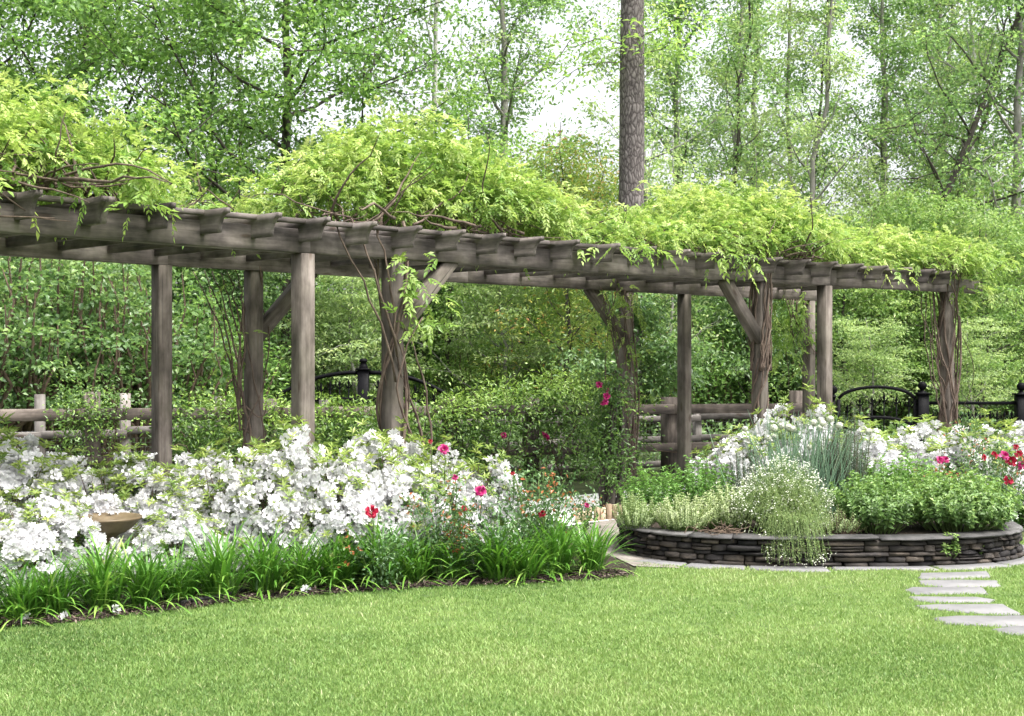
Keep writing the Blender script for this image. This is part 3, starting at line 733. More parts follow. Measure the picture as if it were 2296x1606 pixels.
def stems_left(st, r):
    twine(st, pos(-3.9, 0), 0, 2.75, 6, .13, 1.0, r)
    for i in range(9):
        p = p3(r.uniform(-3.9, -2.4), r.uniform(-.5, .5), 2.88); pth = curve_pts(p, [r.uniform(.3, 1), r.uniform(-.5, .7), r.uniform(-.12, .16)], r.uniform(.8, 1.7), 9, r, .14, -.02)
        pth[:, 2] = np.maximum(pth[:, 2], 2.62); tube(st, pth, np.linspace(r.uniform(.008, .018), .004, 10), 6)
wisteria('wisteria heaped over the near end of the pergola, cut by the picture edge', stems_left,
         [((-3.2, .9, 3.1), (1.1, 1.3, .66)), ((-2.4, .7, 3.12), (.8, 1.0, .55)), ((-3.9, .2, 3.2), (1.0, 1.0, .70)), ((-1.75, .55, 2.95), (.5, .8, .3)), ((-2.2, 1.5, 3.0), (.9, .7, .45)), ((-2.4, .0, 2.98), (.9, .5, .30))], 6500, 11, pos(-3.9, 0),
         [(-3.0, -.35, 2.84, 6, .12, .05), (-1.95, -.44, 2.76, 5, .04, .04)])

def stems_mid(st, r):
    c = pos(.75, 0)
    twine(st, c, 0.02, 2.9, 7, .112, 1.1, r, (.009, .019), .22, .1)
    T = head(.75); tv = np.array([math.cos(T), math.sin(T), 0]); nv = np.array([-math.sin(T), math.cos(T), 0]); C = np.array([*c, 0])
    for k in range(5):   # loose loops on the lit side of the post
        q = np.linspace(0, 1, 16); b = .16 + .10 * r.random()
        pth = C + tv * (b * np.sin(q * 3.1 * (1 + .3 * k % 2)) + .10)[:, None] - nv * (.09 + .05 * np.sin(q * 5 + k))[:, None] + np.c_[np.zeros((16, 2)), .15 + 1.9 * q] + np.cumsum(r.normal(size=(16, 3)) * .012, 0)
        tube(st, pth, np.linspace(.013, .007, 16), 6)
    for k in range(3):   # shoots crossing the beam
        p0_ = C + tv * -.05 - nv * .12 + [0, 0, 1.9 - .2 * k]; e = C - tv * (.3 + .22 * k) - nv * .12 + [0, 0, 2.85]
        q = np.linspace(0, 1, 9)[:, None]; tube(st, p0_ * (1 - q) + e * q + np.sin(q * 3.14) * nv * -.05 + r.normal(size=(9, 3)) * .012, np.linspace(.012, .007, 9), 6)
    for i in range(46):
        p = p3(r.uniform(.2, 2.3), r.uniform(-.35, 1.6), 2.87); a = r.uniform(0, 6.28)
        pth = curve_pts(p, [math.cos(a), math.sin(a), r.uniform(.0, .6)], r.uniform(.5, 1.2), 9, r, .2, .0); pth[:, 2] = np.maximum(pth[:, 2], 2.86)
        tube(st, pth, np.linspace(r.uniform(.007, .017), .003, 10), 5)
wisteria('large domed wisteria in the middle of the pergola with twisting stems on its post', stems_mid,
         [((1.65, 1.0, 3.40), (.95, 1.0, .60)), ((.95, 1.0, 3.15), (.75, .85, .42)), ((2.6, .9, 3.12), (.9, 1.0, .40)), ((-.5, 1.75, 2.92), (1.2, .55, .18)), ((3.6, .7, 2.96), (.9, .9, .22)), ((4.4, .2, 2.92), (.6, .6, .16)), ((2.2, .35, 3.15), (.9, .5, .38))], 9600, 23, pos(.75, 0),
         [(.80, -.16, 2.35, 34, .10, .22), (1.1, -.14, 2.2, 10, .08, .08), (3.45, -.40, 2.82, 20, .14, .03)])

def stems_right(st, r):
    twine(st, pos(6.28, -.01), 1.55, 2.95, 24, .115, .35, r, (.007, .014), .0, .18)
    twine(st, pos(6.28, 0), .02, 1.7, 5, .105, .9, r, (.009, .017), .12)
    for i in range(24):
        p = p3(r.uniform(5.6, 7.4), r.uniform(-.3, .5), 2.88); a = r.uniform(0, 6.28)
        pth = curve_pts(p, [math.cos(a), math.sin(a), r.uniform(.2, .9)], r.uniform(.5, 1.0), 8, r, .2, .02); pth[:, 2] = np.maximum(pth[:, 2], 2.86)
        tube(st, pth, np.linspace(r.uniform(.007, .015), .003, 9), 5)
wisteria('broad yellow-green wisteria over the far half of the pergola, shaggy stem bundle below', stems_right,
         [((6.5, .8, 3.26), (1.1, 1.1, .56)), ((5.3, .9, 3.04), (.9, 1.0, .32)), ((7.6, .8, 3.12), (1.1, 1.0, .38)), ((6.8, .2, 3.12), (.9, .7, .36)), ((8.6, .8, 3.0), (1.0, .9, .26)), ((5.5, .1, 3.0), (.8, .5, .24))], 8800, 37, pos(6.28, 0),
         [(5.0, -.40, 2.84, 10, .12, .03), (5.45, -.4, 2.82, 10, .09, .03)])

def stems_end(st, r):
    twine(st, pos(10.52, -.01), .02, 2.9, 15, .118, .8, r, (.008, .018), .10, .12)
    for k in range(4):
        c = p3(10.52, -.1, 0); q = np.linspace(0, 1, 12)[:, None]
        e = c + np.array([-.30 - .06 * k, -.10, 2.58]); p0_ = c + np.array([-.08, 0, 1.5 - .25 * k])
        tube(st, p0_ * (1 - q) + e * q + np.sin(q * 3.14) * np.array([-.06, -.03, -.18]) + r.normal(size=(12, 3)) * .01, np.linspace(.011, .007, 12), 6)
    for k in range(2):
        c = p3(10.52, -.1, 0); q = np.linspace(0, 1, 12)
        tube(st, c + np.c_[.12 + .16 * np.sin(q * 3.14), np.zeros(12), 2.0 - 1.0 * q], np.linspace(.006, .004, 12), 5)
wisteria('wisteria on the last post at the far end, stems wrapped tightly round it', stems_end,
         [((9.6, .7, 3.05), (1.0, .9, .33)), ((10.5, .5, 3.08), (.9, .8, .36)), ((11.1, .1, 2.98), (.6, .6, .28)), ((10.2, -.1, 3.0), (.7, .4, .26))], 3500, 41, pos(10.52, 0),
         [(8.6, -.40, 2.80, 9, .08, .04), (10.7, -.16, 2.62, 26, .14, .16), (11.2, -.1, 2.72, 16, .14, .1)])

def stems_back(st, r):
    c = pos(.81, PW)
    twine(st, c, .5, 2.6, 4, .105, .9, r, (.008, .014), .05)
    for k in range(6):
        q = np.linspace(0, 1, 12)[:, None]; p0_ = np.array([*c, 0]) + [-.10, -.10, 1.0 + .1 * k]; e = np.array([*c, 0]) + [-.55 + .08 * k, -.12, 2.55]
        tube(st, p0_ * (1 - q) + e * q + np.sin(q * 3.14) * np.array([.05, 0, .1]) + r.normal(size=(12, 3)) * .012, np.linspace(.012, .005, 12), 6)
    for z in (.95, 1.18): 
        a = np.linspace(-2.6, .3, 10); tube(st, np.c_[c[0] + .12 * np.cos(a), c[1] + .12 * np.sin(a), z + .06 * np.sin(a * 2)], .008, 6)
root = thing('bare_vine', 'thin bare vine stems climbing the brown rear post behind the azaleas', 'vine', (*pos(.81, PW), 0))
mb = MB(); stems_back(mb, np.random.default_rng(5)); fo = MB()
rr_ = np.random.default_rng(6); pinnate_t(fo, p3(.81, PW, 1.55) + rr_.normal(size=(22, 3)) * np.array([.12, .08, .4]) + [-.2, -.1, .1], rdir(22, rr_), rr_, .17, np.full(22, .5))
for b_ in (mb, fo): b_.v = [v - np.array([*pos(.81, PW), 0]) for v in b_.v]
obj('stem', mb.mesh('stem', True), M['bark_vine'], root); obj('foliage', fo, M['wist'], root)

# hanging vine leaves by the two far rear posts
root = thing('hanging_vine', 'yellow-green vine hanging below the beam beside the far rear post', 'vine', (*pos(9.6, PW), 0))
fo, st = MB(), MB(); rr_ = np.random.default_rng(8)
pinnate_t(fo, p3(9.75, PW - .1, 2.15) + rr_.normal(size=(150, 3)) * np.array([.22, .16, .26]), rdir(150, rr_) - [0, 0, .5], rr_, .19, .38 + .15 * rr_.normal(size=150))
for k in range(9): tube(st, curve_pts(p3(9.6 + .06 * k, PW - .12, 2.56), [rr_.normal() * .2, -.1, -1], rr_.uniform(.6, 1.5), 8, rr_, .14), np.linspace(.009, .004, 9), 5)
for b_ in (st, fo): b_.v = [v - np.array([*pos(9.6, PW), 0]) for v in b_.v]
obj('stem', st, M['bark_vine'], root); obj('foliage', fo, M['wist'], root)

root = thing('hanging_vine', 'vine with light leaves hanging round the dark brace above the climbing rose', 'vine', (*pos(6.3, PW), 0))
fo, st = MB(), MB(); rr_ = np.random.default_rng(9); O6 = np.array([*pos(6.3, PW), 0])
for k in range(9):
    q = np.linspace(0, 1, 14)[:, None]; p0_ = p3(6.36, PW - .10, 0) + [rr_.normal() * .05, -.02, .1]; p1_ = p3(6.3 - .07 * k, PW - .11, 2.56)
    tube(st, p0_ * (1 - q) + p1_ * q + np.sin(q * 3.14) * np.array([rr_.normal() * .08 + .04, -.03, 0]) + np.cumsum(rr_.normal(size=(14, 3)) * .008, 0), np.linspace(rr_.uniform(.010, .018), .006, 14), 6)
pinnate_t(fo, p3(6.05, PW - .14, 2.25) + rr_.normal(size=(70, 3)) * np.array([.16, .10, .26]), rdir(70, rr_) - [0, 0, .4], rr_, .17, .5 + .15 * rr_.normal(size=70))
pinnate_t(fo, p3(6.36, PW - .14, 1.7) + rr_.normal(size=(26, 3)) * np.array([.09, .06, .35]), rdir(26, rr_) - [0, 0, .4], rr_, .16, .45 + .15 * rr_.normal(size=26))
for b_ in (st, fo): b_.v = [v - O6 for v in b_.v]
obj('stem', st.mesh('stem', True), M['bark_vine'], root); obj('foliage', fo, M['wist'], root)

# ------------------------------------------------------------------ fences
FA, FB_ = np.array([-9.0, 12.9]), np.array([5.05, 20.35])
def fpt(px):
    """point of the fence line on the ray of a photo column"""
    k = (px - CX) / FOC; d = FB_ - FA
    u = (k * FA[1] - FA[0]) / (d[0] - k * d[1]); return FA + d * u, u
def fh(u): return 1.165 - .17 * u
fen = thing('timber_fence', 'dark heavy post and rail fence running behind the pergola', 'fence', (*FA, 0)); FO = np.array([*FA, 0])
fd = norm(FB_ - FA); fang = np.array([fd[0], fd[1], 0])
upx = [-330, 205, 600, 1010, 1190, 1500, 1787]
for px in upx:
    p, u = fpt(px); mb = MB(); bar(mb, np.array([*p, -.1]) - FO, np.array([*p, fh(u) + (.19 if px in (205, 1787) else .10)]) - FO, .18, .18, up=fang)
    obj('post', mb, M['fence_dark'], fen)
cuts = [-330, 205, 600, 1010, 1190, 1500, 1787]
for i in range(len(cuts) - 1):
    (p, u), (q, w) = fpt(cuts[i]), fpt(cuts[i + 1]); off = np.array([fd[1], -fd[0]]) * .115
    for (dz, h) in ((-.07, .14), (-.62, .12)):
        mb = MB(); bar(mb, np.array([*(p + off), fh(u) + dz]) - FO, np.array([*(q + off), fh(w) + dz]) - FO, .05, h); obj('rail', mb, M['fence_dark'], fen)
# pale split rail fence just behind it
fen2 = thing('split_rail_fence', 'pale weathered split rail fence with wire mesh behind the dark fence', 'fence', (*FA, 0))
back = np.array([-fd[1], fd[0]]) * .55
p2x = [-300, -100, 105, 302, 520, 760, 960, 1130, 1300, 1440, 1612, 1760, 1840]
pts2 = [fpt(px) for px in p2x]
for px, (p, u) in zip(p2x, pts2):
    h = 1.27 - .34 * np.clip((px - 300) / 1300, 0, 1); q = p + back
    mb = MB(); bar(mb, np.array([*q, -.1]) - FO, np.array([*q, h]) - FO, .115, .115, up=fang, ch=.015); obj('post', mb, M['fence_pale'], fen2)
for i in range(len(pts2) - 1):
    a_, b_ = pts2[i][0] + back * .85, pts2[i + 1][0] + back * .85
    for z in (.80, .48, .12):
        mb = MB(); j1, j2 = rng.normal(size=2) * .012
        bar(mb, np.array([*a_, z + j1]) - FO, np.array([*b_, z + j2]) - FO, .05, .095, ch=.018); obj('rail', mb, M['fence_pale'], fen2)
mb = MB(); a_, b_ = pts2[0][0] + back * .95, pts2[-1][0] + back * .95; Lf = np.linalg.norm(b_ - a_); fdv = np.array([*norm(b_ - a_), 0])
for z in np.arange(.06, .85, .055): tube(mb, [np.array([*a_, z]) - FO, np.array([*b_, z]) - FO], .0016, 3, cap=False)
for q in np.arange(0, Lf, .055): tube(mb, [np.array([*a_, .06]) + fdv * q - FO, np.array([*a_, .84]) + fdv * q - FO], .0014, 3, cap=False)
obj('wire_mesh', mb, M['wire'], fen2)

# ------------------------------------------------------------------ ironwork
def finial_picket(mb, x, z0, z1):
    tube(mb, [(x, 0, z0), (x, 0, z1 - .12)], .011, 6)
    lathe(mb, [(.001, z1), (.012, z1 - .03), (.022, z1 - .06), (.010, z1 - .10), (.016, z1 - .115), (.016, z1 - .13), (.007, z1 - .14)], 8, (x, 0, 0))
    for s in (-1, 1):
        q = np.linspace(0, 1, 7)
        tube(mb, np.c_[x + s * (.010 + .042 * np.sin(q * 2.3)), np.zeros(7), z1 - .125 + .075 * q ** 1.0], np.linspace(.009, .005, 7), 5)
    tube(mb, [(x - .03, 0, z1 - .128), (x + .03, 0, z1 - .128)], .009, 5)
def iron_post(name, parent, x, h, w=.165, flat=False):
    mb = MB(); bar(mb, (x, 0, -.1), (x, 0, h), w, w, up=(1, 0, 0), ch=.004); bar(mb, (x, 0, h), (x, 0, h + .025), w * 1.25, w * 1.25, up=(1, 0, 0), ch=.004)
    o = obj(name, mb, M['iron'], parent); f = MB()
    if flat: lathe(f, [(.001, .145), (.045, .14), (.062, .115), (.062, .10), (.04, .085), (.05, .05), (.065, .03), (.065, .0)], 16, (x, 0, h + .025))
    else:
        a = np.linspace(0, 2.75, 9); lathe(f, [(max(.001, .068 * math.sin(q)), .105 + .068 * math.cos(q)) for q in a] + [(.03, .03), (.05, .015), (.06, 0)], 16, (x, 0, h + .025))
    obj('finial', f.mesh('finial', True), M['iron'], o)
    return o
GY = 20.1
gx = lambda px: (px - CX) / FOC * GY
gz = lambda py: EYE - (py - CY) / FOC * GY
gate = thing('iron_gate', 'black iron garden gate with a full arched top and fleur-de-lis pickets', 'gate', (gx(1970), GY, 0))
ox = gx(1970)
mb = MB()
xa, xb = gx(1880) - ox, gx(2052) - ox
q = np.linspace(-1, 1, 17)
for (zs, zc) in ((gz(900), gz(868)), (gz(966), gz(936))):
    P = np.c_[(xa + xb) / 2 + (xb - xa) / 2 * q, np.zeros(17), zs + (zc - zs) * np.sqrt(np.clip(1 - .96 * q * q, 0, 1))]
    tube(mb, P, .026, 8)
for x in (xa, xb): bar(mb, (x, 0, .06), (x, 0, gz(896)), .055, .055, up=(1, 0, 0))
for z in (.10, .38): bar(mb, (xa, 0, z), (xb, 0, z), .03, .045)
obj('gate_frame', mb, M['iron'], gate)
mb = MB()
for px, py in [(1900, 906), (1928, 891), (1955, 888), (1982, 882), (2010, 887), (2038, 893)]: finial_picket(mb, gx(px) - ox, .10, gz(py))
obj('picket_infill', mb, M['iron'], gate)
iron_post('hinge_post', gate, gx(1868) - ox, gz(893), .06)
pan = thing('iron_fence', 'black iron fence panel with ball-topped posts behind the roses', 'fence', (gx(2180), GY, 0)); ox2 = gx(2180)
iron_post('post', pan, gx(2068) - ox2, gz(884)); iron_post('post', pan, gx(2290) - ox2, gz(886)); iron_post('post', pan, gx(2520) - ox2, gz(888))
mb = MB()
for x0_, x1_ in ((2080, 2278), (2302, 2508)):
    bar(mb, (gx(x0_) - ox2, 0, gz(904)), (gx(x1_) - ox2, 0, gz(904)), .035, .05); bar(mb, (gx(x0_) - ox2, 0, gz(958)), (gx(x1_) - ox2, 0, gz(958)), .035, .05); bar(mb, (gx(x0_) - ox2, 0, .12), (gx(x1_) - ox2, 0, .12), .035, .05)
obj('rail', mb, M['iron'], pan)
mb = MB()
for px in list(range(2092, 2276, 16)) + list(range(2314, 2505, 16)): finial_picket(mb, gx(px) - ox2, .12, gz(920 + (px % 3)))
obj('picket_infill', mb, M['iron'], pan)
# arched double gate further along
GY2 = 18.9
hx = lambda px: (px - CX) / FOC * GY2
hz = lambda py: EYE - (py - CY) / FOC * GY2
g2 = thing('iron_double_gate', 'black iron arch with a capped centre post, showing above the vine hedge', 'gate', (hx(815), GY2, 0)); ox3 = hx(815)
iron_post('post', g2, 0, hz(830), .16, flat=True)
for sg, nm in ((-1, 'gate_leaf'), (1, 'gate_leaf')):
    mb = MB(); w = 1.28
    for drop in (0, .40):
        q = np.linspace(0, 1, 14); P = np.c_[sg * (.08 + (w - .08) * q), np.zeros(14), hz(828) - .05 - drop * (1 - .4 * q) - .36 * q ** 2.2]
        tube(mb, P, .03 if not drop else .02, 8)
    for z in (.12, .5): bar(mb, (sg * .08, 0, z), (sg * w, 0, z), .03, .045)
    bar(mb, (sg * w, 0, 0), (sg * w, 0, hz(828) - .40), .05, .05, up=(1, 0, 0))
    for k in range(1, 9): finial_picket(mb, sg * (.08 + k * .135), .12, hz(828) - .14 - .36 * (k * .135 / w) ** 2.2)
    obj(nm, mb, M['iron'], g2)

# ------------------------------------------------------------------ vine hedge on the fence
def hedge():
    r = np.random.default_rng(17)
    p0_, u0 = fpt(385); p1_, u1 = fpt(1405)
    root = thing('vine_hedge', 'small-leaved vine grown over the dark fence as an uneven hedge', 'hedge', (*p0_, 0)); O = np.array([*p0_, 0])
    fo, st = MB(), MB(); d = p1_ - p0_; L = np.linalg.norm(d); dv = norm(d); nv = np.array([dv[1], -dv[0]])
    def top(q): return 1.10 + .10 * np.sin(q * 13 + 2) * np.sin(q * 5.3) - .14 * np.exp(-((q - .40) / .17) ** 2) + .08 * np.sin(q * 9) + .05 * np.sin(q * 23 + 1) + .16 * np.exp(-((q - .80) / .12) ** 2) + .07 * np.exp(-((q - .5) / .2) ** 2)
    nc = 560
    q = r.random(nc); z = top(q) * r.random(nc) ** .62
    out_ = .16 + .16 * r.random(nc) + .06 * np.sin(q * 40)
    for i in range(nc):
        gap = math.sin(q[i] * 31) * math.sin(z[i] * 6 + q[i] * 12)
        m = int(58 * r.uniform(.5, 1.3) * (1 if gap < .45 else .15))
        c = np.array([*(p0_ + d * q[i] + nv * out_[i] * (1 if r.random() < .75 else -1)), z[i]]); off = r.normal(size=(m, 3)) * np.array([.15, .10, .12])
        P = c + off; P[:, 2] = np.maximum(P[:, 2], .03)
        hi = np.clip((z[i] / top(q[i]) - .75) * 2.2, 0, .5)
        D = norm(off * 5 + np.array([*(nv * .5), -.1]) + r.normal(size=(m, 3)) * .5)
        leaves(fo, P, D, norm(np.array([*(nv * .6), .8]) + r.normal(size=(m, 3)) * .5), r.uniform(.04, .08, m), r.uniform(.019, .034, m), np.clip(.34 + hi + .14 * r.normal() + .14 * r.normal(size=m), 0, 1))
    for i in range(110):   # whippy shoots above the top
        u = r.random(); b = np.array([*(p0_ + d * u + nv * r.uniform(-.1, .3)), top(u) - .12]); pth = curve_pts(b, [r.normal() * .5, r.normal() * .4, 1], r.uniform(.2, .42), 6, r, .25, -.03)
        tube(st, pth, np.linspace(.004, .0015, 7), 4, cap=False)
        P = np.repeat(pth[1:], 4, 0) + r.normal(size=(24, 3)) * .015
        leaves(fo, P, rdir(24, r) + [0, 0, .3], rdir(24, r) + [0, 0, .8], .045, .019, np.clip(.78 + .1 * r.normal(size=24), 0, 1))
    for i in range(60):
        u = r.random(); b = np.array([*(p0_ + d * u + nv * r.uniform(.05, .25)), 0]); tube(st, curve_pts(b, [r.normal() * .3, 0, 1], r.uniform(.6, 1.2), 7, r, .2), np.linspace(.012, .004, 8), 5, cap=False)
    for b_ in (st, fo): b_.v = [v - O for v in b_.v]
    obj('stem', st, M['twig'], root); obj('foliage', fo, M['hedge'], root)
    fl = MB(); instance(fl, ROSE, np.zeros((1, 3)), np.array([[0, -1, .3]]), 1.15, np.zeros(1), 0)
    me = fl.mesh('blossom')
    for (px, py) in [(1100, 977), (1190, 975), (1196, 982)]:
        p, u = fpt(px); q_ = np.array([*(p + nv * .38), EYE - (py - CY) / FOC * (p[1] - .38)]) - O
        obj('blossom', me, M['petal_pink'], root, q_, px)
hedge()
def fence_vine():
    r = np.random.default_rng(27); p, u = fpt(205); root = thing('fence_vine', 'loose vine tangled over the thick fence post near the rear pergola post', 'vine', (*p, 0)); fo, st = MB(), MB()
    nv = np.array([fd[1], -fd[0]])
    for i in range(62):
        c = np.array([*(fd * r.normal() * .2 + nv * (.14 + .1 * r.normal())), np.clip(1.05 + .24 * r.normal(), .3, 1.5)]); m = 34; off = r.normal(size=(m, 3)) * .09
        leaves(fo, c + off, norm(off * 6 + r.normal(size=(m, 3)) * .6), norm(np.array([*(nv * .5), .8]) + r.normal(size=(m, 3)) * .5), r.uniform(.03, .06, m), r.uniform(.015, .026, m), np.clip(.5 + .15 * r.normal() + .14 * r.normal(size=m), 0, 1))
    for i in range(14): tube(st, curve_pts(np.array([*(nv * .12 + fd * r.normal() * .1), 0]), [r.normal() * .15, r.normal() * .1, 1], r.uniform(.8, 1.5), 8, r, .18), np.linspace(.010, .003, 9), 5, cap=False)
    obj('stem', st, M['twig'], root); obj('foliage', fo, M['hedge'], root)
fence_vine()

# ------------------------------------------------------------------ azaleas
def make_azalea(seed, H=1.08, R=.62, nb=1250, nl=2000):
    r = np.random.default_rng(seed)
    bl, fo, st = MB(), MB(), MB()
    def surf(n, zmin=.0):
        a = r.random(n) * 2 * np.pi; u = r.uniform(zmin, 1, n)
        rho = np.sqrt(1 - np.clip(u, 0, .98) ** 2.4); lump = 1 + .14 * np.sin(3 * a + seed) + .10 * np.sin(5 * a + 2 * u * 5 + seed)
        d = np.stack([np.cos(a) * rho, np.sin(a) * rho, u], 1)
        P = np.stack([d[:, 0] * R * lump, d[:, 1] * R * lump, u * H * (.9 + .1 * np.sin(2 * a + seed))], 1)
        nr = norm(np.stack([d[:, 0] / R, d[:, 1] / R, (u ** 1.4) / H * .7], 1)); return P, nr, a, u
    # blossoms in trusses of 3-6 on a patchy surface
    k = nb // 3
    P, nr, a, u = surf(k, .12)
    keep = (np.sin(4 * a + 9 * u + seed * 1.7) + np.sin(7 * a - 11 * u) * .6 + r.normal(size=k) * .4) > -.62
    keep &= r.random(k) < np.where(u > .86, .42, np.where(u < .28, .22, .88))
    P, nr = P[keep], nr[keep]
    for i in range(len(P)):
        m = r.integers(3, 7); off = r.normal(size=(m, 3)) * .038
        axis = norm(nr[i] + r.normal(size=(m, 3)) * .55 + np.array([0, 0, -.05]))
        instance(bl, AZ, P[i] + off + nr[i] * .03, axis, r.uniform(1.0, 1.35, m), r.random(m) * 6.28, .12 * r.normal(size=m))
    # leaves: dark inside, rosettes of fresh lance leaves at the tips
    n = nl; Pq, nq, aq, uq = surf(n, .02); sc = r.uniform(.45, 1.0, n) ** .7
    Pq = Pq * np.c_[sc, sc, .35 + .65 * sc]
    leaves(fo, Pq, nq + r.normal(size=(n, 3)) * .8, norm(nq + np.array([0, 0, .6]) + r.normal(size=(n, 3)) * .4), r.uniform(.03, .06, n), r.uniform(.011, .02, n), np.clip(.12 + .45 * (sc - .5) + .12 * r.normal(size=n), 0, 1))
    kr = 195; Pq, nq, aq, uq = surf(kr, .25)
    more = r.random(kr) < np.where(uq > .75, 1, .55); Pq, nq, uq = Pq[more], nq[more], uq[more]
    for i in range(len(Pq)):
        m = r.integers(7, 12); ax = norm(nq[i] * .6 + np.array([0, 0, .9])); lift = r.uniform(.02, .15) * (1.3 if uq[i] > .75 else .55)
        b = r.random() * 6.28 + np.arange(m) * 2.4; ref = norm(np.cross(ax, [.3, .9, .1])); w = np.cross(ax, ref)
        D = norm(ref * np.cos(b)[:, None] + w * np.sin(b)[:, None] + ax * r.uniform(.1, 1.0, m)[:, None])
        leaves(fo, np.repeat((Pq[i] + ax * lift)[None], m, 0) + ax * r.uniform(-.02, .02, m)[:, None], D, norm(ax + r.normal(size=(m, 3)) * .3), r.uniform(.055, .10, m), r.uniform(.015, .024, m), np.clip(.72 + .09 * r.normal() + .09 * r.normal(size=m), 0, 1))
    for i in range(34):
        a_ = r.random() * 6.28; e = r.uniform(.3, .95); tip = np.array([math.cos(a_) * R * e, math.sin(a_) * R * e, H * math.sqrt(1 - e * e * .85) * .95])
        q = np.linspace(0, 1, 7)[:, None]; tube(st, tip * q + np.sin(q * 3.14) * np.array([0, 0, -.06]) + r.normal(size=(7, 3)) * .015, np.linspace(.010, .003, 7), 5, cap=False)
    return bl, fo, st
AZM = []
for sd in (101, 202, 303, 404):
    bl, fo, st = make_azalea(sd); AZM.append((bl.mesh('blossoms'), fo.mesh('foliage'), st.mesh('stem')))
for k, ms in enumerate(AZM):
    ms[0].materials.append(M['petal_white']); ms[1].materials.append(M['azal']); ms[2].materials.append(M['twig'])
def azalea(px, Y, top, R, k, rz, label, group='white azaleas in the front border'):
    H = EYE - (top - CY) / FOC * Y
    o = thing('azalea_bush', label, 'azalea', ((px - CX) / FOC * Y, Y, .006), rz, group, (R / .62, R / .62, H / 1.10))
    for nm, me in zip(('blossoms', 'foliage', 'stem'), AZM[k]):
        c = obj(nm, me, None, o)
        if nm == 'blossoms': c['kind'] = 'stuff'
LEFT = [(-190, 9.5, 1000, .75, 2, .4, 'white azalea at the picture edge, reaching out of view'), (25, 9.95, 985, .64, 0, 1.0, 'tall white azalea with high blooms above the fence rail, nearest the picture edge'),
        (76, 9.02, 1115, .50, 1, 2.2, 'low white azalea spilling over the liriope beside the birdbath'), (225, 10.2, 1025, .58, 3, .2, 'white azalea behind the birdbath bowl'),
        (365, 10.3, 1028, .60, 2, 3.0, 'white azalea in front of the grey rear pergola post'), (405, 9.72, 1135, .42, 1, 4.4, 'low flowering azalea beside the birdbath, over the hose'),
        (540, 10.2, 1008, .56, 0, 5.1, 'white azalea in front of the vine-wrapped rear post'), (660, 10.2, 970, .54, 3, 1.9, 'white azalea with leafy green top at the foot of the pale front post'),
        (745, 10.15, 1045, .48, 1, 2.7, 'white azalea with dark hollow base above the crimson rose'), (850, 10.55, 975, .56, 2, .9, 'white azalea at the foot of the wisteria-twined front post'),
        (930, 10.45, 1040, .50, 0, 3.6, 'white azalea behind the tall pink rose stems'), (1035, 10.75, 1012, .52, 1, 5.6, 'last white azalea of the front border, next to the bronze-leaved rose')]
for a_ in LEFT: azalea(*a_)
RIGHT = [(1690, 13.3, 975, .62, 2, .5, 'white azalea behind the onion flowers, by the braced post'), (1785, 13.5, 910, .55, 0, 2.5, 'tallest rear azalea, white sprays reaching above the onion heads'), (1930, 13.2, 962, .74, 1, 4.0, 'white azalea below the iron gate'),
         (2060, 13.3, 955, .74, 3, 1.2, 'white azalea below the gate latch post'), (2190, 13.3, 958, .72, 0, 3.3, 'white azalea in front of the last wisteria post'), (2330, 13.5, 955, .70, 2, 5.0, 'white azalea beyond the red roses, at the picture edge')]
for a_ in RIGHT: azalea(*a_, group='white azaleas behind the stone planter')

# ------------------------------------------------------------------ liriope border
LIR = [make_tuft(900 + i, 190, .44, .0130, 1.0, 6, .085, .55, .45, .12).mesh('liriope_clump') for i in range(4)]
for me in LIR: me.materials.append(M['lirio'])
ORD = ['first', 'second', 'third', 'fourth', 'fifth', 'sixth', 'seventh', 'eighth', 'ninth', 'tenth', 'eleventh', 'twelfth', 'thirteenth', 'fourteenth', 'fifteenth', 'sixteenth', 'seventeenth', 'eighteenth', 'nineteenth', 'twentieth', 'twenty-first', 'twenty-second', 'twenty-third', 'twenty-fourth']
ee = np.array(EDGE[1:]); cl = np.concatenate([[0], np.cumsum(np.linalg.norm(np.diff(ee, axis=0), axis=1))])
nL = 24
lrng = np.random.default_rng(77)
for i in range(nL):
    d0 = cl[-1] * (i + .42) / nL * .972 + .10
    p = np.array([np.interp(d0, cl, ee[:, 0]), np.interp(d0, cl, ee[:, 1])]); p2 = np.array([np.interp(d0 + .05, cl, ee[:, 0]), np.interp(d0 + .05, cl, ee[:, 1])])
    t_ = norm(p2 - p); nv = np.array([-t_[1], t_[0]]); p = p + nv * lrng.uniform(.16, .30) + t_ * lrng.normal() * .05
    o = obj('liriope_clump', LIR[i % 4], None, None, (*p, .008), lrng.random() * 6.28); sc = lrng.uniform(1.0, 1.26); o.scale = (sc, sc, sc * lrng.uniform(.9, 1.12))
    tag(o, f'green strap-leaved liriope clump, {ORD[nL - 1 - i]} along the lawn edge counting from the stone planter', 'liriope', 'liriope clumps along the lawn edge')
for i, (px, py, lab) in enumerate([(640, 1300, 'liriope clump set back under the azaleas, behind the hose end'), (1000, 1262, 'liriope clump set back below the tall pink rose'), (1120, 1255, 'liriope clump set back below the bronze-leaved rose'), (1240, 1250, 'liriope clump set back beside the stone edging'), (820, 1278, 'liriope clump set back below the crimson rose'), (340, 1318, 'liriope clump set back below the birdbath')]):
    p = gp(px, py); o = obj('liriope_clump', LIR[(i + 1) % 4], None, None, (*p, .008), lrng.random() * 6.28); o.scale = (1.05,) * 3
    tag(o, lab, 'liriope', 'liriope clumps along the lawn edge')

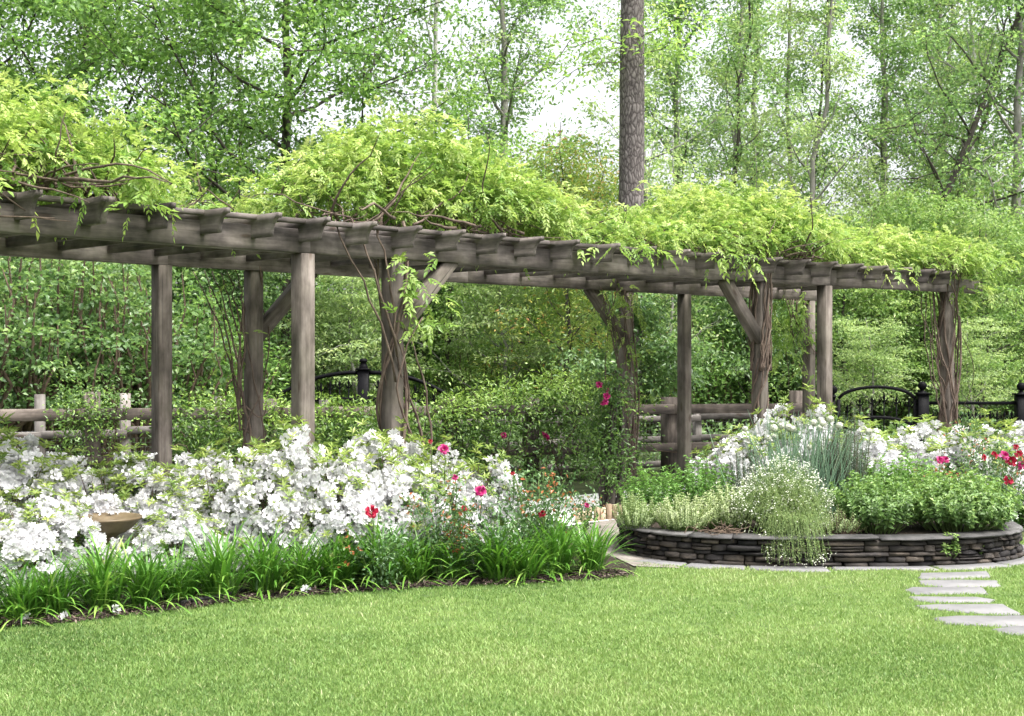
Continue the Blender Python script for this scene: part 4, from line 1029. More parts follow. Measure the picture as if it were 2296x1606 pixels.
# ------------------------------------------------------------------ roses
def rose_bush(px, Y, H, R, seed, label, flowers, ns=14, redtop=.25, group='rose bushes in the beds', name='rose_bush', leafn=22):
    r = np.random.default_rng(seed); O = np.array([(px - CX) / FOC * Y, Y, .006])
    root = thing(name, label, 'rose', O, 0, group); st, fo = MB(), MB()
    for i in range(ns):
        a = r.random() * 6.28; e = math.sqrt(r.random()); hh = H * (1 - .35 * e * e) * r.uniform(.75, 1.05)
        tip = np.array([math.cos(a) * R * e, math.sin(a) * R * e, hh]); q = np.linspace(0, 1, 9)[:, None]
        pth = tip * q + np.sin(q * 3.14) * np.array([math.cos(a), math.sin(a), 0]) * -.03 + r.normal(size=(9, 3)) * .012; pth[0] *= 0
        tube(st, pth, np.linspace(.007, .0025, 9), 5, cap=False)
        for k in range(2, 9):
            m = leafn // 2; bp = pth[k] + r.normal(size=(m, 3)) * .065
            t = np.clip(.35 + .12 * r.normal(size=m), 0, .76)
            if k > 6: t = np.where((r.random(m) < .5) & (i < ns * redtop * 1.6), r.uniform(.84, 1, m), t)
            leaves(fo, bp, rdir(m, r) + [0, 0, .15], norm(np.array([0, -.2, 1.0]) + r.normal(size=(m, 3)) * .6), r.uniform(.028, .05, m), r.uniform(.016, .027, m), t)
        m = 8; t = np.where((r.random(m) < .75) & (i < ns * redtop * 1.6), r.uniform(.84, 1, m), .6)
        leaves(fo, pth[-1] + r.normal(size=(m, 3)) * .03, rdir(m, r) + [0, 0, .5], rdir(m, r), .038, .014, t)
    obj('stem', st, M['green_stem'], root); obj('foliage', fo, M['rose_leaf'], root)
    for (fx, fy, sz, mt) in flowers:
        Yf = Y - R * .55; p = at(fx, fy, Yf) - O
        fl = MB(); instance(fl, ROSES[r.integers(5)], np.zeros((1, 3)), np.array([[r.normal() * .35, -1, .35 + .3 * r.random()]]), sz, np.array([r.random() * 6]), 0)
        obj('blossom', fl.mesh('blossom', True), M[mt], root, p)
        sm = MB(); tube(sm, [np.zeros(3), np.array([.01, .04, -.08]), np.array([0, .10, -.24])], [.003, .004, .004], 5); obj('flower_stalk', sm, M['green_stem'], root, p)
rose_bush(985, 9.85, .86, .30, 61, 'tall rose with pink blooms rising in front of the white azaleas', [(995, 1008, 1.15, 'petal_pink'), (1020, 1071, .65, 'petal_pink'), (965, 990, .45, 'petal_red')], 12, .18)
rose_bush(845, 9.55, .42, .28, 62, 'low rose bearing one large crimson bloom above the liriope', [(833, 1148, 1.3, 'petal_red')], 9, .05)
rose_bush(1100, 9.95, .66, .34, 63, 'rose with one bright cerise bloom beside the last white azalea', [(1076, 1102, 1.2, 'petal_pink'), (1040, 1140, .6, 'petal_red')], 12, .2)
rose_bush(1205, 10.2, .95, .36, 64, 'rose with bronze new leaves and few flowers next to the stone edging', [(1216, 1152, .75, 'petal_red'), (1150, 1062, .4, 'petal_red')], 20, .16)
rose_bush(1310, 12.6, .42, .22, 65, 'small sparse rose with a pale pink bloom in front of the gravel path', [(1316, 1133, .7, 'petal_pink')], 7, .1, leafn=10)
rose_bush(2235, 12.2, .98, .42, 66, 'large rose with clusters of red and pink blooms, beyond the planter end', [(2252, 1022, 1.3, 'petal_pink'), (2268, 1035, 1.3, 'petal_red'), (2260, 1078, 1.2, 'petal_red'), (2292, 1045, 1.2, 'petal_pink'), (2230, 1020, .8, 'petal_red'), (2284, 1018, .9, 'petal_red'), (2206, 1026, .7, 'petal_red'), (2278, 1002, .7, 'petal_red')], 22, .14)
rose_bush(2115, 12.4, .70, .30, 67, 'rose with a magenta bloom pair behind the mint', [(2108, 1033, 1.1, 'petal_pink'), (2120, 1031, 1.0, 'petal_pink'), (2052, 1053, .6, 'petal_red'), (2137, 1069, .6, 'petal_red'), (2150, 1066, .6, 'petal_red')], 14, .25)
rose_bush(2170, 12.9, 1.05, .32, 68, 'upright rose with rusty young leaves rising before the iron fence', [(2210, 985, .4, 'petal_red')], 14, .25)

# climbing rose on the rear post by the path
def climber():
    r = np.random.default_rng(71); b = at(1372, 1150, 14.4); O = np.array([b[0], b[1], 0])
    root = thing('climbing_rose', 'dark climbing rose with a thick woody base beside the path post', 'climbing rose', O); st, fo = MB(), MB()
    for i in range(16):
        a = r.random() * 6.28; q = np.linspace(0, 1, 14); rad = .10 + .03 * np.sin(q * 5 + i)
        P = np.c_[rad * np.cos(a + q * 2.5), rad * np.sin(a + q * 2.5) * .7, q * r.uniform(1.0, 1.5)] + np.cumsum(r.normal(size=(14, 3)) * .008, 0); P[0, 2] = 0
        tube(st, P, np.linspace(.030, .008, 14), 6)
    for i in range(110):
        z = r.uniform(.25, 1.5); m = 26; wd = .08 + .07 * r.random(); c = np.array([r.normal() * wd - .06, r.normal() * wd - .05, z])
        leaves(fo, c + r.normal(size=(m, 3)) * .075, rdir(m, r) + [0, 0, -.1], norm(np.array([0, -.4, .8]) + r.normal(size=(m, 3)) * .5), r.uniform(.035, .065, m), r.uniform(.017, .03, m), np.clip(.28 + .15 * r.normal() + .13 * r.normal(size=m), 0, .9))
    obj('stem', st.mesh('stem', True), M['bark_dark'], root); obj('foliage', fo, M['hedge'], root)
    for (fx, fy, sz) in [(1343, 863, 1.0), (1360, 889, 1.1), (1357, 902, 1.0), (1362, 875, .6), (1352, 905, .7)]:
        fl = MB(); instance(fl, ROSES[r.integers(5)], np.zeros((1, 3)), np.array([[r.normal() * .3, -1, .3]]), sz, np.array([r.random() * 6]), 0)
        obj('blossom', fl.mesh('blossom', True), M['petal_pink'], root, at(fx, fy, 14.15) - O)
climber()

# stone edging by the path
ex = np.linspace(1296, 1392, 8)
el = ['tan edging stone nearest the bronze-leaved rose', 'second tan edging stone in from the bronze-leaved rose', 'third edging stone in from the bronze-leaved rose', 'fourth edging stone, below the small pale rose', 'cracked edging stone in front of the climbing rose trunk', 'tall edging stone just beside the climbing rose trunk', 'edging stone between the climbing rose and the planter corner', 'edging stone hidden closest to the planter corner']
for i, px in enumerate(ex):
    Y = 13.3 + .05 * i; x = (px - CX) / FOC * Y; mb = MB()
    bar(mb, (0, 0, -.05), (rng.normal() * .006, 0, .155 + rng.normal() * .012), .058, .09, up=(0, 1, 0), ch=.012)
    tag(obj('edging_stone', mb, M['edging'], None, (x, Y, 0), rng.normal() * .08), el[i], 'edging stone', 'upright edging stones by the path')

# ------------------------------------------------------------------ birdbath
bx = at(238, 1158, 9.5)
bb = thing('birdbath', 'round tan clay birdbath standing among the white azaleas', 'birdbath', (bx[0], bx[1], 0))
zr = bx[2]
mb = MB(); R_ = .26
lathe(mb, [(.001, zr - .045), (.12, zr - .045), (R_ * .82, zr - .022), (R_ - .02, zr - .004), (R_ - .006, zr), (R_, zr - .008), (R_ - .006, zr - .020), (R_ * .84, zr - .048), (R_ * .72, zr - .085), (R_ * .55, zr - .115), (.09, zr - .135), (.075, zr - .15)], 40)
obj('bowl', mb.mesh('bowl', True), M['ceramic'], bb)
mb = MB(); lathe(mb, [(.075, zr - .15), (.055, zr - .2), (.05, zr - .3), (.065, .10), (.10, .05), (.14, .03), (.145, -.02)], 28); obj('pedestal', mb.mesh('pedestal', True), M['ceramic'], bb)

# drip hose and fallen blossoms
mb = MB(); hp = [gp(*p) for p in [(395, 1369), (430, 1362), (470, 1357), (510, 1347), (545, 1335), (590, 1322), (640, 1316)]]
q = np.linspace(0, 6, 30); tube(mb, np.c_[np.interp(q, range(7), [h[0] for h in hp]), np.interp(q, range(7), [h[1] for h in hp]) + .12, np.full(30, .030)], .016, 8)
tag(obj('drip_hose', mb.mesh('drip_hose', True), M['hose']), 'black drip hose lying on the mulch by the lawn edge', 'hose')
for i, (px, py, lab) in enumerate([(52, 1402, 'fallen white blossom on mulch at the lawn edge, nearest the picture edge'), (137, 1398, 'fallen white blossom standing upright beside the lawn edge'), (255, 1383, 'pair of crumpled white petals fallen at the lawn edge'), (340, 1352, 'tiny white petal on bare mulch near the hose'), (683, 1336, 'white petal on bark chips beyond the hose end'), (47, 1316, 'white blossom caught in the liriope below the low azalea')]):
    Y_ = gp(px, py); mb = MB(); instance(mb, AZ, np.array([[0, 0, .03]]), np.array([[rng.normal() * .5, -.6, .8]]), .9 if i != 3 else .5, np.array([rng.random()]), 0)
    tag(obj('fallen_blossom', mb, M['petal_white'], None, (Y_[0], Y_[1] + .05, .008 if i < 5 else .18)), lab, 'fallen blossom', 'fallen azalea blossoms')

# ------------------------------------------------------------------ stone planter
pl = thing('stone_planter', 'low oval planter of dark stacked slate with flat capstones', 'planter', (*PC, 0)); PLO = np.array([*PC, 0])
def stone(mb, a0_, a1_, z0, z1, d_in, d_out, r, t, jit=.008):
    na = max(2, int((a1_ - a0_) / .05) + 1); vs = []
    aa = np.linspace(a0_, a1_, na + 1); j = r.normal(size=4) * jit
    for i, a in enumerate(aa):
        e = .014 if i in (0, na) else 0
        tilt = (z1 - z0) * .10 * r.normal()
        for (d, z) in ((d_in, z0), (d_out - e - .010 + j[0], z0 + .002), (d_out - e + j[1] * .8, z0 + .010), (d_out - e + j[2] * .8, z1 - .012), (d_out - e - .012, z1 - .002), (d_in, z1)):
            p = supk(a, d) - PC; vs.append((p[0], p[1], z + (r.normal() * .002 if d > d_in else 0)))
    f = [[i * 6 + k, (i + 1) * 6 + k, (i + 1) * 6 + (k + 1) % 6, i * 6 + (k + 1) % 6] for i in range(na) for k in range(6)]
    b = mb.n; mb.add(vs, None, f, t); mb.fn.append([b + k for k in range(6)]); mb.fn.append([b + na * 6 + k for k in range(5, -1, -1)])
r = np.random.default_rng(19); mb = MB()
zc = 0.0; hs = [.040, .048, .034, .052, .042]
for ci, h in enumerate(hs):
    a = -math.pi * 1.0 + r.random() * .1; end = a + 2 * math.pi
    while a < end - .02:
        w = min(r.uniform(.045, .19), end - a)
        if r.random() < .18 and ci < 4:
            stone(mb, a + .003, a + w - .003, zc, zc + h * .45, -.16, .0 + r.normal() * .012, r, r.random()); stone(mb, a + .004, a + w - .002, zc + h * .48, zc + h - .002, -.16, r.normal() * .012, r, r.random())
        else: stone(mb, a + .003, a + w - .003, zc, zc + h - .003, -.16, r.normal() * .013, r, r.random())
        a += w
    zc += h
obj('stone_wall', mb, M['slate'], pl)
a = -math.pi; 
while a < math.pi - .02:
    w = min(r.uniform(.22, .40), math.pi - a); mb = MB()
    stone(mb, a + .004, a + w - .004, zc + r.uniform(0, .004), zc + .028 + r.uniform(0, .006), -.17, .028 + r.normal() * .008, r, r.random(), .006); obj('capstone', mb, M['slate_cap'], pl); a += w
mb = MB(); sp = np.array([supk(a, -.14) - PC for a in np.linspace(-math.pi, math.pi, 49)[:-1]]); mb.add(np.c_[sp, np.full(48, zc + .002)]); mb.fn.append(list(range(48))); obj('planting_soil', mb, M['soil'], pl)
ZP = zc + .004

# ------------------------------------------------------------------ herbs in the planter
def herb(seed, H, R, ns, nodes, leaf, lw, tint=.5, updir=.6, whorl=4, tjit=.12, lean=(0, 0), gro=1.0):
    r = np.random.default_rng(seed); st, fo = MB(), MB()
    for i in range(ns):
        a = i * 2.399; e = math.sqrt((i + .5) / ns); hh = H * (1 - .40 * e * e) * r.uniform(.72, 1.1)
        tip = np.array([math.cos(a) * R[0] * e + lean[0] * e, math.sin(a) * R[1] * e + lean[1] * e, hh]) + r.normal(size=3) * .02; base = np.array([math.cos(a) * R[0] * e * .55, math.sin(a) * R[1] * e * .55, 0])
        q = np.linspace(0, 1, 7)[:, None]; pth = base * (1 - q) + tip * q + np.sin(q * 3.14) * np.array([math.cos(a), math.sin(a), 0]) * .02
        tube(st, pth, np.linspace(.004, .0018, 7), 4, cap=False)
        d = norm(tip - base)
        for k in range(nodes):
            f = .25 + .75 * (k + 1) / nodes; p = base * (1 - f) + tip * f
            b = r.random() * 6.28 + np.arange(whorl) * 2 * np.pi / whorl; ref = norm(np.cross(d, [.2, .9, .1])); w = np.cross(d, ref)
            D = ref * np.cos(b)[:, None] + w * np.sin(b)[:, None] + d * updir * r.uniform(.3, 1.3, whorl)[:, None] + r.normal(size=(whorl, 3)) * .2
            sz = leaf * (1.15 - .5 * f * gro) * r.uniform(.75, 1.2, whorl)
            leaves(fo, np.repeat(p[None], whorl, 0) + r.normal(size=(whorl, 3)) * leaf * .12, D, norm(d + r.normal(size=(whorl, 3)) * .3), sz, sz * lw, np.clip(tint + .28 * (f - .65) + tjit * r.normal(size=whorl), 0, 1))
    return st, fo
def plant(name, label, cat, px, Y, z, meshes, mats, names, rz=0, group=None, scale=1):
    x = (px - CX) / FOC * Y; o = thing(name, label, cat, (x, Y, z), rz, group, scale)
    for m_, mt, nm in zip(meshes, mats, names): obj(nm, m_, M[mt], o)
    return o
SF = ('stem', 'foliage')
plant('mint_plant', 'broad mint mound spreading to the far end of the planter', 'herb', 2150, 11.15, ZP, herb(301, .50, (.52, .50), 150, 9, .066, .55, .5), ('green_stem', 'mint'), SF)
plant('mint_plant', 'mint mound next to the onion stalks with bluish lower leaves', 'herb', 1960, 11.10, ZP, herb(302, .49, (.38, .46), 115, 9, .064, .5, .42), ('green_stem', 'mint'), SF)
plant('lovage_plant', 'taller bright green leafy herb between the two mint mounds at the back', 'herb', 2020, 11.85, ZP, herb(303, .62, (.42, .30), 80, 10, .058, .5, .62), ('green_stem', 'parsley'), SF)
plant('mint_sprig', 'mint sprig hanging down the wall face below the broad mound', 'herb', 2128, 10.62, .05, herb(304, .22, (.07, .05), 8, 5, .055, .55, .6, lean=(0, -.03)), ('green_stem', 'mint'), SF, group='trailing sprigs on the planter wall')
plant('mint_sprig', 'smaller sprig lower on the wall face, nearer the planter end', 'herb', 2182, 10.72, .05, herb(305, .14, (.05, .04), 6, 4, .045, .55, .55), ('green_stem', 'mint'), SF, group='trailing sprigs on the planter wall')
plant('parsley_plant', 'bright green parsley behind the pale herbs, beside the path post', 'herb', 1455, 11.85, ZP, herb(306, .50, (.30, .28), 70, 8, .045, .6, .5), ('green_stem', 'parsley'), SF)
plant('parsley_plant', 'taller parsley in front of the plain rear post', 'herb', 1565, 12.1, ZP, herb(307, .56, (.36, .3), 75, 8, .048, .6, .45), ('green_stem', 'parsley'), SF)
plant('oregano_plant', 'pale yellow-green upright herb at the planter corner by the path', 'herb', 1425, 11.2, ZP, herb(308, .30, (.20, .26), 75, 10, .022, .6, .45, whorl=5), ('green_stem', 'thyme'), SF)
plant('thyme_plant', 'cream variegated low herb along the cap stones', 'herb', 1530, 11.02, ZP, herb(309, .31, (.27, .30), 120, 10, .024, .62, .62, whorl=5), ('green_stem', 'thyme'), SF)
plant('sage_plant', 'pale variegated herb between the low herb and the white flowers', 'herb', 1630, 11.25, ZP, herb(310, .38, (.28, .32), 90, 9, .034, .55, .58, whorl=5), ('green_stem', 'thyme'), SF)
plant('rosemary_bush', 'grey-green rosemary rising behind the onion stalks', 'herb', 1890, 11.9, ZP, herb(311, .95, (.30, .26), 95, 30, .034, .14, .45, whorl=7, updir=1.0), ('twig', 'rosemary'), SF)
plant('rosemary_bush', 'low rosemary behind the white flowers, near the split rail fence', 'herb', 1690, 12.2, ZP, herb(312, .66, (.30, .24), 60, 24, .034, .14, .5, whorl=7, updir=1.0), ('twig', 'rosemary'), SF)
plant('thyme_plant', 'brownish dry thyme on the cap stones between white flowers and mint', 'herb', 1870, 10.82, ZP, herb(313, .20, (.24, .18), 90, 8, .018, .6, .35, whorl=5), ('twig', 'thyme'), SF)

def frothy():
    r = np.random.default_rng(55); st, fo, fl = MB(), MB(), MB(); O = np.array([(1755 - CX) / FOC * 11.05, 11.05, ZP])
    for i in range(760):
        a = r.random() * 6.28; e = math.sqrt(r.random()); front = -math.sin(a) * e
        fr = max(0., front - .15)
        tip = np.array([math.cos(a) * .44 * e, math.sin(a) * .52 * e - .32 * fr, max(.60 * (1 - .5 * e * e) * r.uniform(.6, 1.1) - .85 * fr ** 1.2, -.18 + .08 * r.random())])
        base = np.array([tip[0] * .35, tip[1] * .35, 0]); q = np.linspace(0, 1, 8)[:, None]
        pth = base * (1 - q) + tip * q + np.sin(q * 3.14) * np.array([0, 0, .25 if front > .35 else .03]) + r.normal(size=(8, 3)) * .008
        tube(st, pth, np.linspace(.0025, .0012, 8), 3, cap=False)
        m = 34; u = r.uniform(.14 if front > .35 else .3, 1, m); bp = np.array([np.interp(u, np.linspace(0, 1, 8), pth[:, c]) for c in range(3)]).T
        leaves(fo, bp + r.normal(size=(m, 3)) * .008, rdir(m, r) + norm(tip - base) * .5, rdir(m, r), r.uniform(.016, .034, m), .0040, np.clip(.5 + .16 * r.normal(size=m) + (.2 if front > .35 else 0), 0, 1))
        if r.random() < (.85 if front < .5 else .3):
            m = r.integers(4, 9); instance(fl, STAR, tip + r.normal(size=(m, 3)) * .018, norm(np.array([0, -.3, 1]) + r.normal(size=(m, 3)) * .4), r.uniform(.004, .0075, m), r.random(m) * 6, .1 * r.normal(size=m))
    root = thing('feathery_herb', 'frothy herb with tiny white flowers trailing over the front of the planter', 'herb', O)
    obj('stem', st, M['green_stem'], root); obj('foliage', fo, M['feather'], root); b = obj('blossoms', fl, M['cream'], root); b['kind'] = 'stuff'
frothy()

def onions():
    r = np.random.default_rng(57); Y = 11.75; O = np.array([(1800 - CX) / FOC * Y, Y, ZP]); root = thing('flowering_onion', 'clump of tall flowering onions with round cream heads above the planter', 'flowering onion', O)
    st, lf = MB(), MB()
    hd = MB(); n = 190; d = rdir(n, r); instance(hd, STAR, d * .027, d, r.uniform(.005, .008, n), r.random(n) * 6, .1 * r.normal(size=n) + d[:, 2] * .1)
    leaves(hd, d[:90] * .005, d[:90], rdir(90, r), .031, .004, .15); hm = hd.mesh('flower_head')
    H = [(1670, 962), (1735, 960), (1752, 955), (1768, 958), (1778, 962), (1722, 982), (1737, 980), (1845, 950), (1862, 940), (1825, 948), (1882, 955), (1840, 942), (1948, 968), (1815, 1003), (2020, 1028), (1838, 960)]
    for k, (px, py) in enumerate(H):
        Yh = Y + r.uniform(-.15, .2); p = at(px, py, Yh) - O
        if px > 1930: Yh = 12.2; p = at(px, py, Yh) - O
        base = np.array([np.clip(p[0] * .45, -.3, .4) + r.normal() * .02, p[1] * .4, 0]); q = np.linspace(0, 1, 9)[:, None]
        pth = base * (1 - q) + p * q + np.sin(q * 3.14) * np.array([-p[0] * .05, 0, .04])
        tube(st, pth, np.linspace(.0065, .004, 9), 6); obj('flower_head', hm, M['cream'], root, p, r.random() * 6).scale = (r.uniform(.85, 1.25),) * 3
    for i in range(230):
        b = np.array([r.normal() * .16 + (.10 if i < 140 else -.16), r.normal() * .10, 0]); sp = curve_pts(b, [r.normal() * .20, r.normal() * .14, 1], r.uniform(.55, 1.05), 8, r, .05, -.01)
        tube(lf, sp, np.linspace(.0065, .0014, 9), 5, t=np.clip(.5 + .2 * r.normal(), 0, 1), cap=False)
    obj('stem', st, M['bluegreen'], root); obj('leaf_blades', lf, M['bluegreen'], root)
onions()
# dry clippings left on the wall
mb = MB(); r = np.random.default_rng(3)
for i in range(40): tube(mb, curve_pts(r.normal(size=3) * [.09, .035, .006] + [0, 0, .012], [r.normal(), r.normal() * .4, .05], r.uniform(.08, .2), 5, r, .25), .0035, 4)
tag(obj('dry_clippings', mb, M['twig'], None, (*supk(math.radians(-122), -.12), zc + .034)), 'small heap of dry brown stalks lying on the planter capstones', 'clippings')
# grassy tuft beyond the planter
o = obj('liriope_clump', LIR[1], None, None, (5.0, 13.0, .008), 1.0); o.scale = (1.2,) * 3; tag(o, 'grassy tuft beyond the planter end, below the red roses', 'liriope')

# ------------------------------------------------------------------ woodland
TV = {
 'oak': (make_tree(1, 15, .14, 3.2, 5.2, 28, .108, .62, 108, .54, .5, wob=.10, upang=.45, subs=6, tint=.5), 'bark_dark', 'oak'),
 'mid': (make_tree(2, 14, .17, 2.6, 3.6, 24, .10, .6, 50, .36, .55, wob=.10, upang=.55, subs=5, tint=.5), 'bark_grey', 'mid'),
 'airy': (make_tree(3, 14, .10, 2.4, 2.5, 22, .092, .55, 30, .30, .5, wob=.13, upang=.8, subs=4, tint=.5), 'bark_grey', 'pale'),
 'slim': (make_tree(4, 13, .085, 3.5, 2.0, 20, .09, .55, 28, .28, .5, wob=.16, upang=.9, subs=4, tint=.5), 'bark_dark', 'mid'),
 'white': (make_tree(5, 14, .11, 4.5, 2.6, 18, .09, .55, 32, .34, .5, wob=.10, upang=.9, subs=4, tint=.55), 'bark_white', 'pale'),
 'lean': (make_tree(6, 15, .115, 3.0, 3.4, 22, .095, .55, 32, .34, .5, lean=(.36, .05), wob=.08, upang=.8, subs=5, tint=.45), 'bark_dark', 'mid'),
 'young': (make_tree(7, 6, .06, .8, 2.0, 20, .075, .55, 38, .42, .45, wob=.12, upang=.5, subs=4, tint=.55), 'bark_dark', 'yell'),
 'layer': (make_tree(8, 4.6, .07, .7, 2.4, 18, .08, .42, 54, .42, .15, wob=.14, upang=.30, subs=5, tint=.5), 'bark_dark', 'limem'),
 'arch': (make_tree(13, 4.4, .055, .9, 2.1, 16, .085, .45, 40, .36, .16, wob=.16, upang=.45, subs=5, tint=.5), 'bark_grey', 'pale'),
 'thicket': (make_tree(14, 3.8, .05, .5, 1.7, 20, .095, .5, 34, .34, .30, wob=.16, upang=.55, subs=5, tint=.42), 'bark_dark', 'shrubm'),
 'sapling': (make_tree(12, 6, .05, .8, 1.8, 18, .085, .5, 20, .36, .5, wob=.14, upang=.7, subs=4, tint=.5), 'bark_grey', 'pale'),
 'bronze': (make_tree(9, 6, .05, .8, 1.6, 20, .085, .4, 28, .38, .7, wob=.12, upang=.9, subs=4, tint=.55), 'bark_dark', 'rusty'),
}
BV = {
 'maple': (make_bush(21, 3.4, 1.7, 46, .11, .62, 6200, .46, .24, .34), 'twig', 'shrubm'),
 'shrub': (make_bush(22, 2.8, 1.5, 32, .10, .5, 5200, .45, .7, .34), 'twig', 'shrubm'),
 'dark': (make_bush(23, 3.0, 1.6, 30, .11, .5, 5200, .42, .7, .36), 'twig', 'oak'),
 'spring': (make_bush(24, 2.9, 1.5, 30, .09, .5, 4600, .5, .5, .30), 'twig', 'pale'),
 'lime': (make_bush(25, 3.0, 1.5, 30, .095, .5, 4800, .5, .4, .32), 'twig', 'limem'),
}
TM = {}
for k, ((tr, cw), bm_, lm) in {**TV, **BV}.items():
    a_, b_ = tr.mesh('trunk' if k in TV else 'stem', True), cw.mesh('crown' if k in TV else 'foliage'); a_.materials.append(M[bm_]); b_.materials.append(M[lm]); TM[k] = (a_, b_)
def woody(px, Y, k, sc, rz, label, group=None):
    t = k in TV; x = (px - CX) / FOC * Y
    o = thing('tree' if t else 'shrub', label, 'tree' if t else 'shrub', (x, Y, 0), rz, group or ('trees in the wood' if t else 'shrubs in front of the wood'), sc)
    obj('trunk' if t else 'stem', TM[k][0], None, o); obj('crown' if t else 'foliage', TM[k][1], None, o)
    return o

FOREST = [
 (2260, 28.0, 'sapling', 1.10, 1.9, 'pale sapling at the edge over the iron fence'),
 (2130, 29.5, 'sapling', 1.10, 5.3, 'pale sapling above the end of the pergola'),
 (1990, 27.5, 'sapling', 0.95, 0.5, 'pale sapling over the far rafters'),
 (1930, 31.5, 'sapling', 1.15, 4.0, 'pale sapling above the gate, under the first leaning trunk'),
 (1720, 30.0, 'sapling', 1.10, 2.5, 'pale sapling over the crest of the far wisteria'),
 (1560, 31.0, 'sapling', 1.05, 1.0, 'pale sapling above the rafters, beside the upright thin tree'),
 (628, 25.0, 'oak', 1.0, .3, 'big dark-trunked oak rising behind the middle wisteria dome'),
 (180, 28.0, 'oak', 1.05, 2.0, 'broad dense oak behind the wisteria at the near pergola end'),
 (-160, 25.5, 'oak', 1.0, 4.0, 'dense oak at the picture edge above the near wisteria'),
 (473, 29.0, 'slim', 1.0, .5, 'thin dark trunk standing next to the big oak, farther from the pine'),
 (540, 31.0, 'slim', 1.05, 3.9, 'thin dark trunk close beside the big oak trunk'),
 (958, 27.0, 'white', 1.0, 1.2, 'slender pale-barked tree between the oak and the pine'),
 (1122, 30.0, 'mid', 1.0, 2.4, 'dark-trunked bushy tree just short of the tall pine'),
 (1500, 29.0, 'airy', 1.0, 5.5, 'slim tree next to the pine, its stem leaning toward the sky gap'),
 (1525, 35.0, 'mid', 1.0, 5.1, 'leafy tree behind the slim leaning stem next to the pine'),
 (1975, 35.0, 'mid', 1.0, 1.9, 'leafy tree between the first leaning trunk and the gate arch'),
 (2060, 33.0, 'airy', 1.05, 3.3, 'airy tree with a grey stem between the two leaning trunks'),
 (1600, 34.0, 'airy', 1.05, 2.0, 'faint pale tree between the slim stem and the upright thin tree'),
 (1700, 39.0, 'mid', 1.05, 4.4, 'leafy far tree filling the white gap above the braced post'),
 (1830, 33.0, 'slim', 1.0, 1.1, 'thin tree standing just before the forked open tree'),
 (1655, 31.0, 'slim', 1.0, 2.9, 'thin upright tree above the braced pergola post'),
 (1735, 35.0, 'airy', 1.1, 1.6, 'pale sparse tree above the highest part of the far wisteria'),
 (1800, 28.0, 'airy', .95, 3.6, 'light open tree behind the far wisteria, with forked twigs'),
 (1940, 27.0, 'lean', 1.0, .0, 'tall dark leaning tree sloping across the sky above the iron gate'),
 (2010, 32.0, 'lean', .95, .25, 'second leaning tree, thinner, parallel to the first'),
 (2110, 36.0, 'mid', 1.05, 3.0, 'full leafy tree behind the two leaning trunks'),
 (2185, 31.0, 'white', 1.0, 3.3, 'pale-barked tree beyond the leaning trunks'),
 (2275, 28.0, 'mid', .95, 1.4, 'leafy tree at the picture edge above the last wisteria'),
 (2420, 30.0, 'mid', .95, 2.6, 'dense tree just outside the edge beyond the last wisteria'),
 (-300, 34.0, 'mid', 1.1, 1.1, 'tree beyond the near end of the pergola'),
 (300, 24.0, 'young', .95, .0, 'young bright tree above the open rafters near the pale front post'),
 (425, 27.0, 'young', 1.05, 2.0, 'young tree behind the rear beam, below the thin dark trunks'),
 (1005, 25.0, 'young', 1.05, 1.0, 'young light-green tree behind the sloping end of the middle wisteria'),
 (1180, 26.0, 'young', 1.0, 3.5, 'young tree in the dip between the two wisterias'),
 (1285, 22.6, 'bronze', .98, .4, 'small tree with bronze new tips beside the pine'),
 (1345, 23.5, 'bronze', .92, 2.7, 'second bronze-tipped small tree at the foot of the pine'),
 (1480, 24.5, 'sapling', .98, 4.8, 'young tree next to the pine, above the far wisteria'),
 (1610, 28.0, 'sapling', .95, .7, 'young tree behind the top of the far wisteria'),
 (1850, 26.5, 'sapling', .85, 5.7, 'young tree behind the far wisteria, near the leaning trunks'),
 (2060, 27.0, 'sapling', .85, 2.3, 'young tree above the far rafters, under the leaning trunks'),
 (2190, 25.0, 'sapling', .8, 4.1, 'young tree behind the last pergola post'),
 (1925, 25.0, 'layer', .92, .2, 'layered lime-green small tree behind the arched iron gate'),
 (2055, 26.0, 'layer', 1.0, 2.1, 'layered small tree between the gate and the last post'),
 (2185, 24.8, 'layer', .95, 3.9, 'layered small tree beyond the last post, over the iron fence'),
 (2310, 25.6, 'layer', 1.0, 5.1, 'layered small tree at the picture edge over the iron fence'),
 (2120, 26.0, 'layer', 1.1, 1.0, 'taller layered tree behind the other layered ones'),
 (745, 24.5, 'layer', .80, 4.6, 'small layered tree seen above the iron arch'),
]
for a_ in FOREST: woody(*a_)
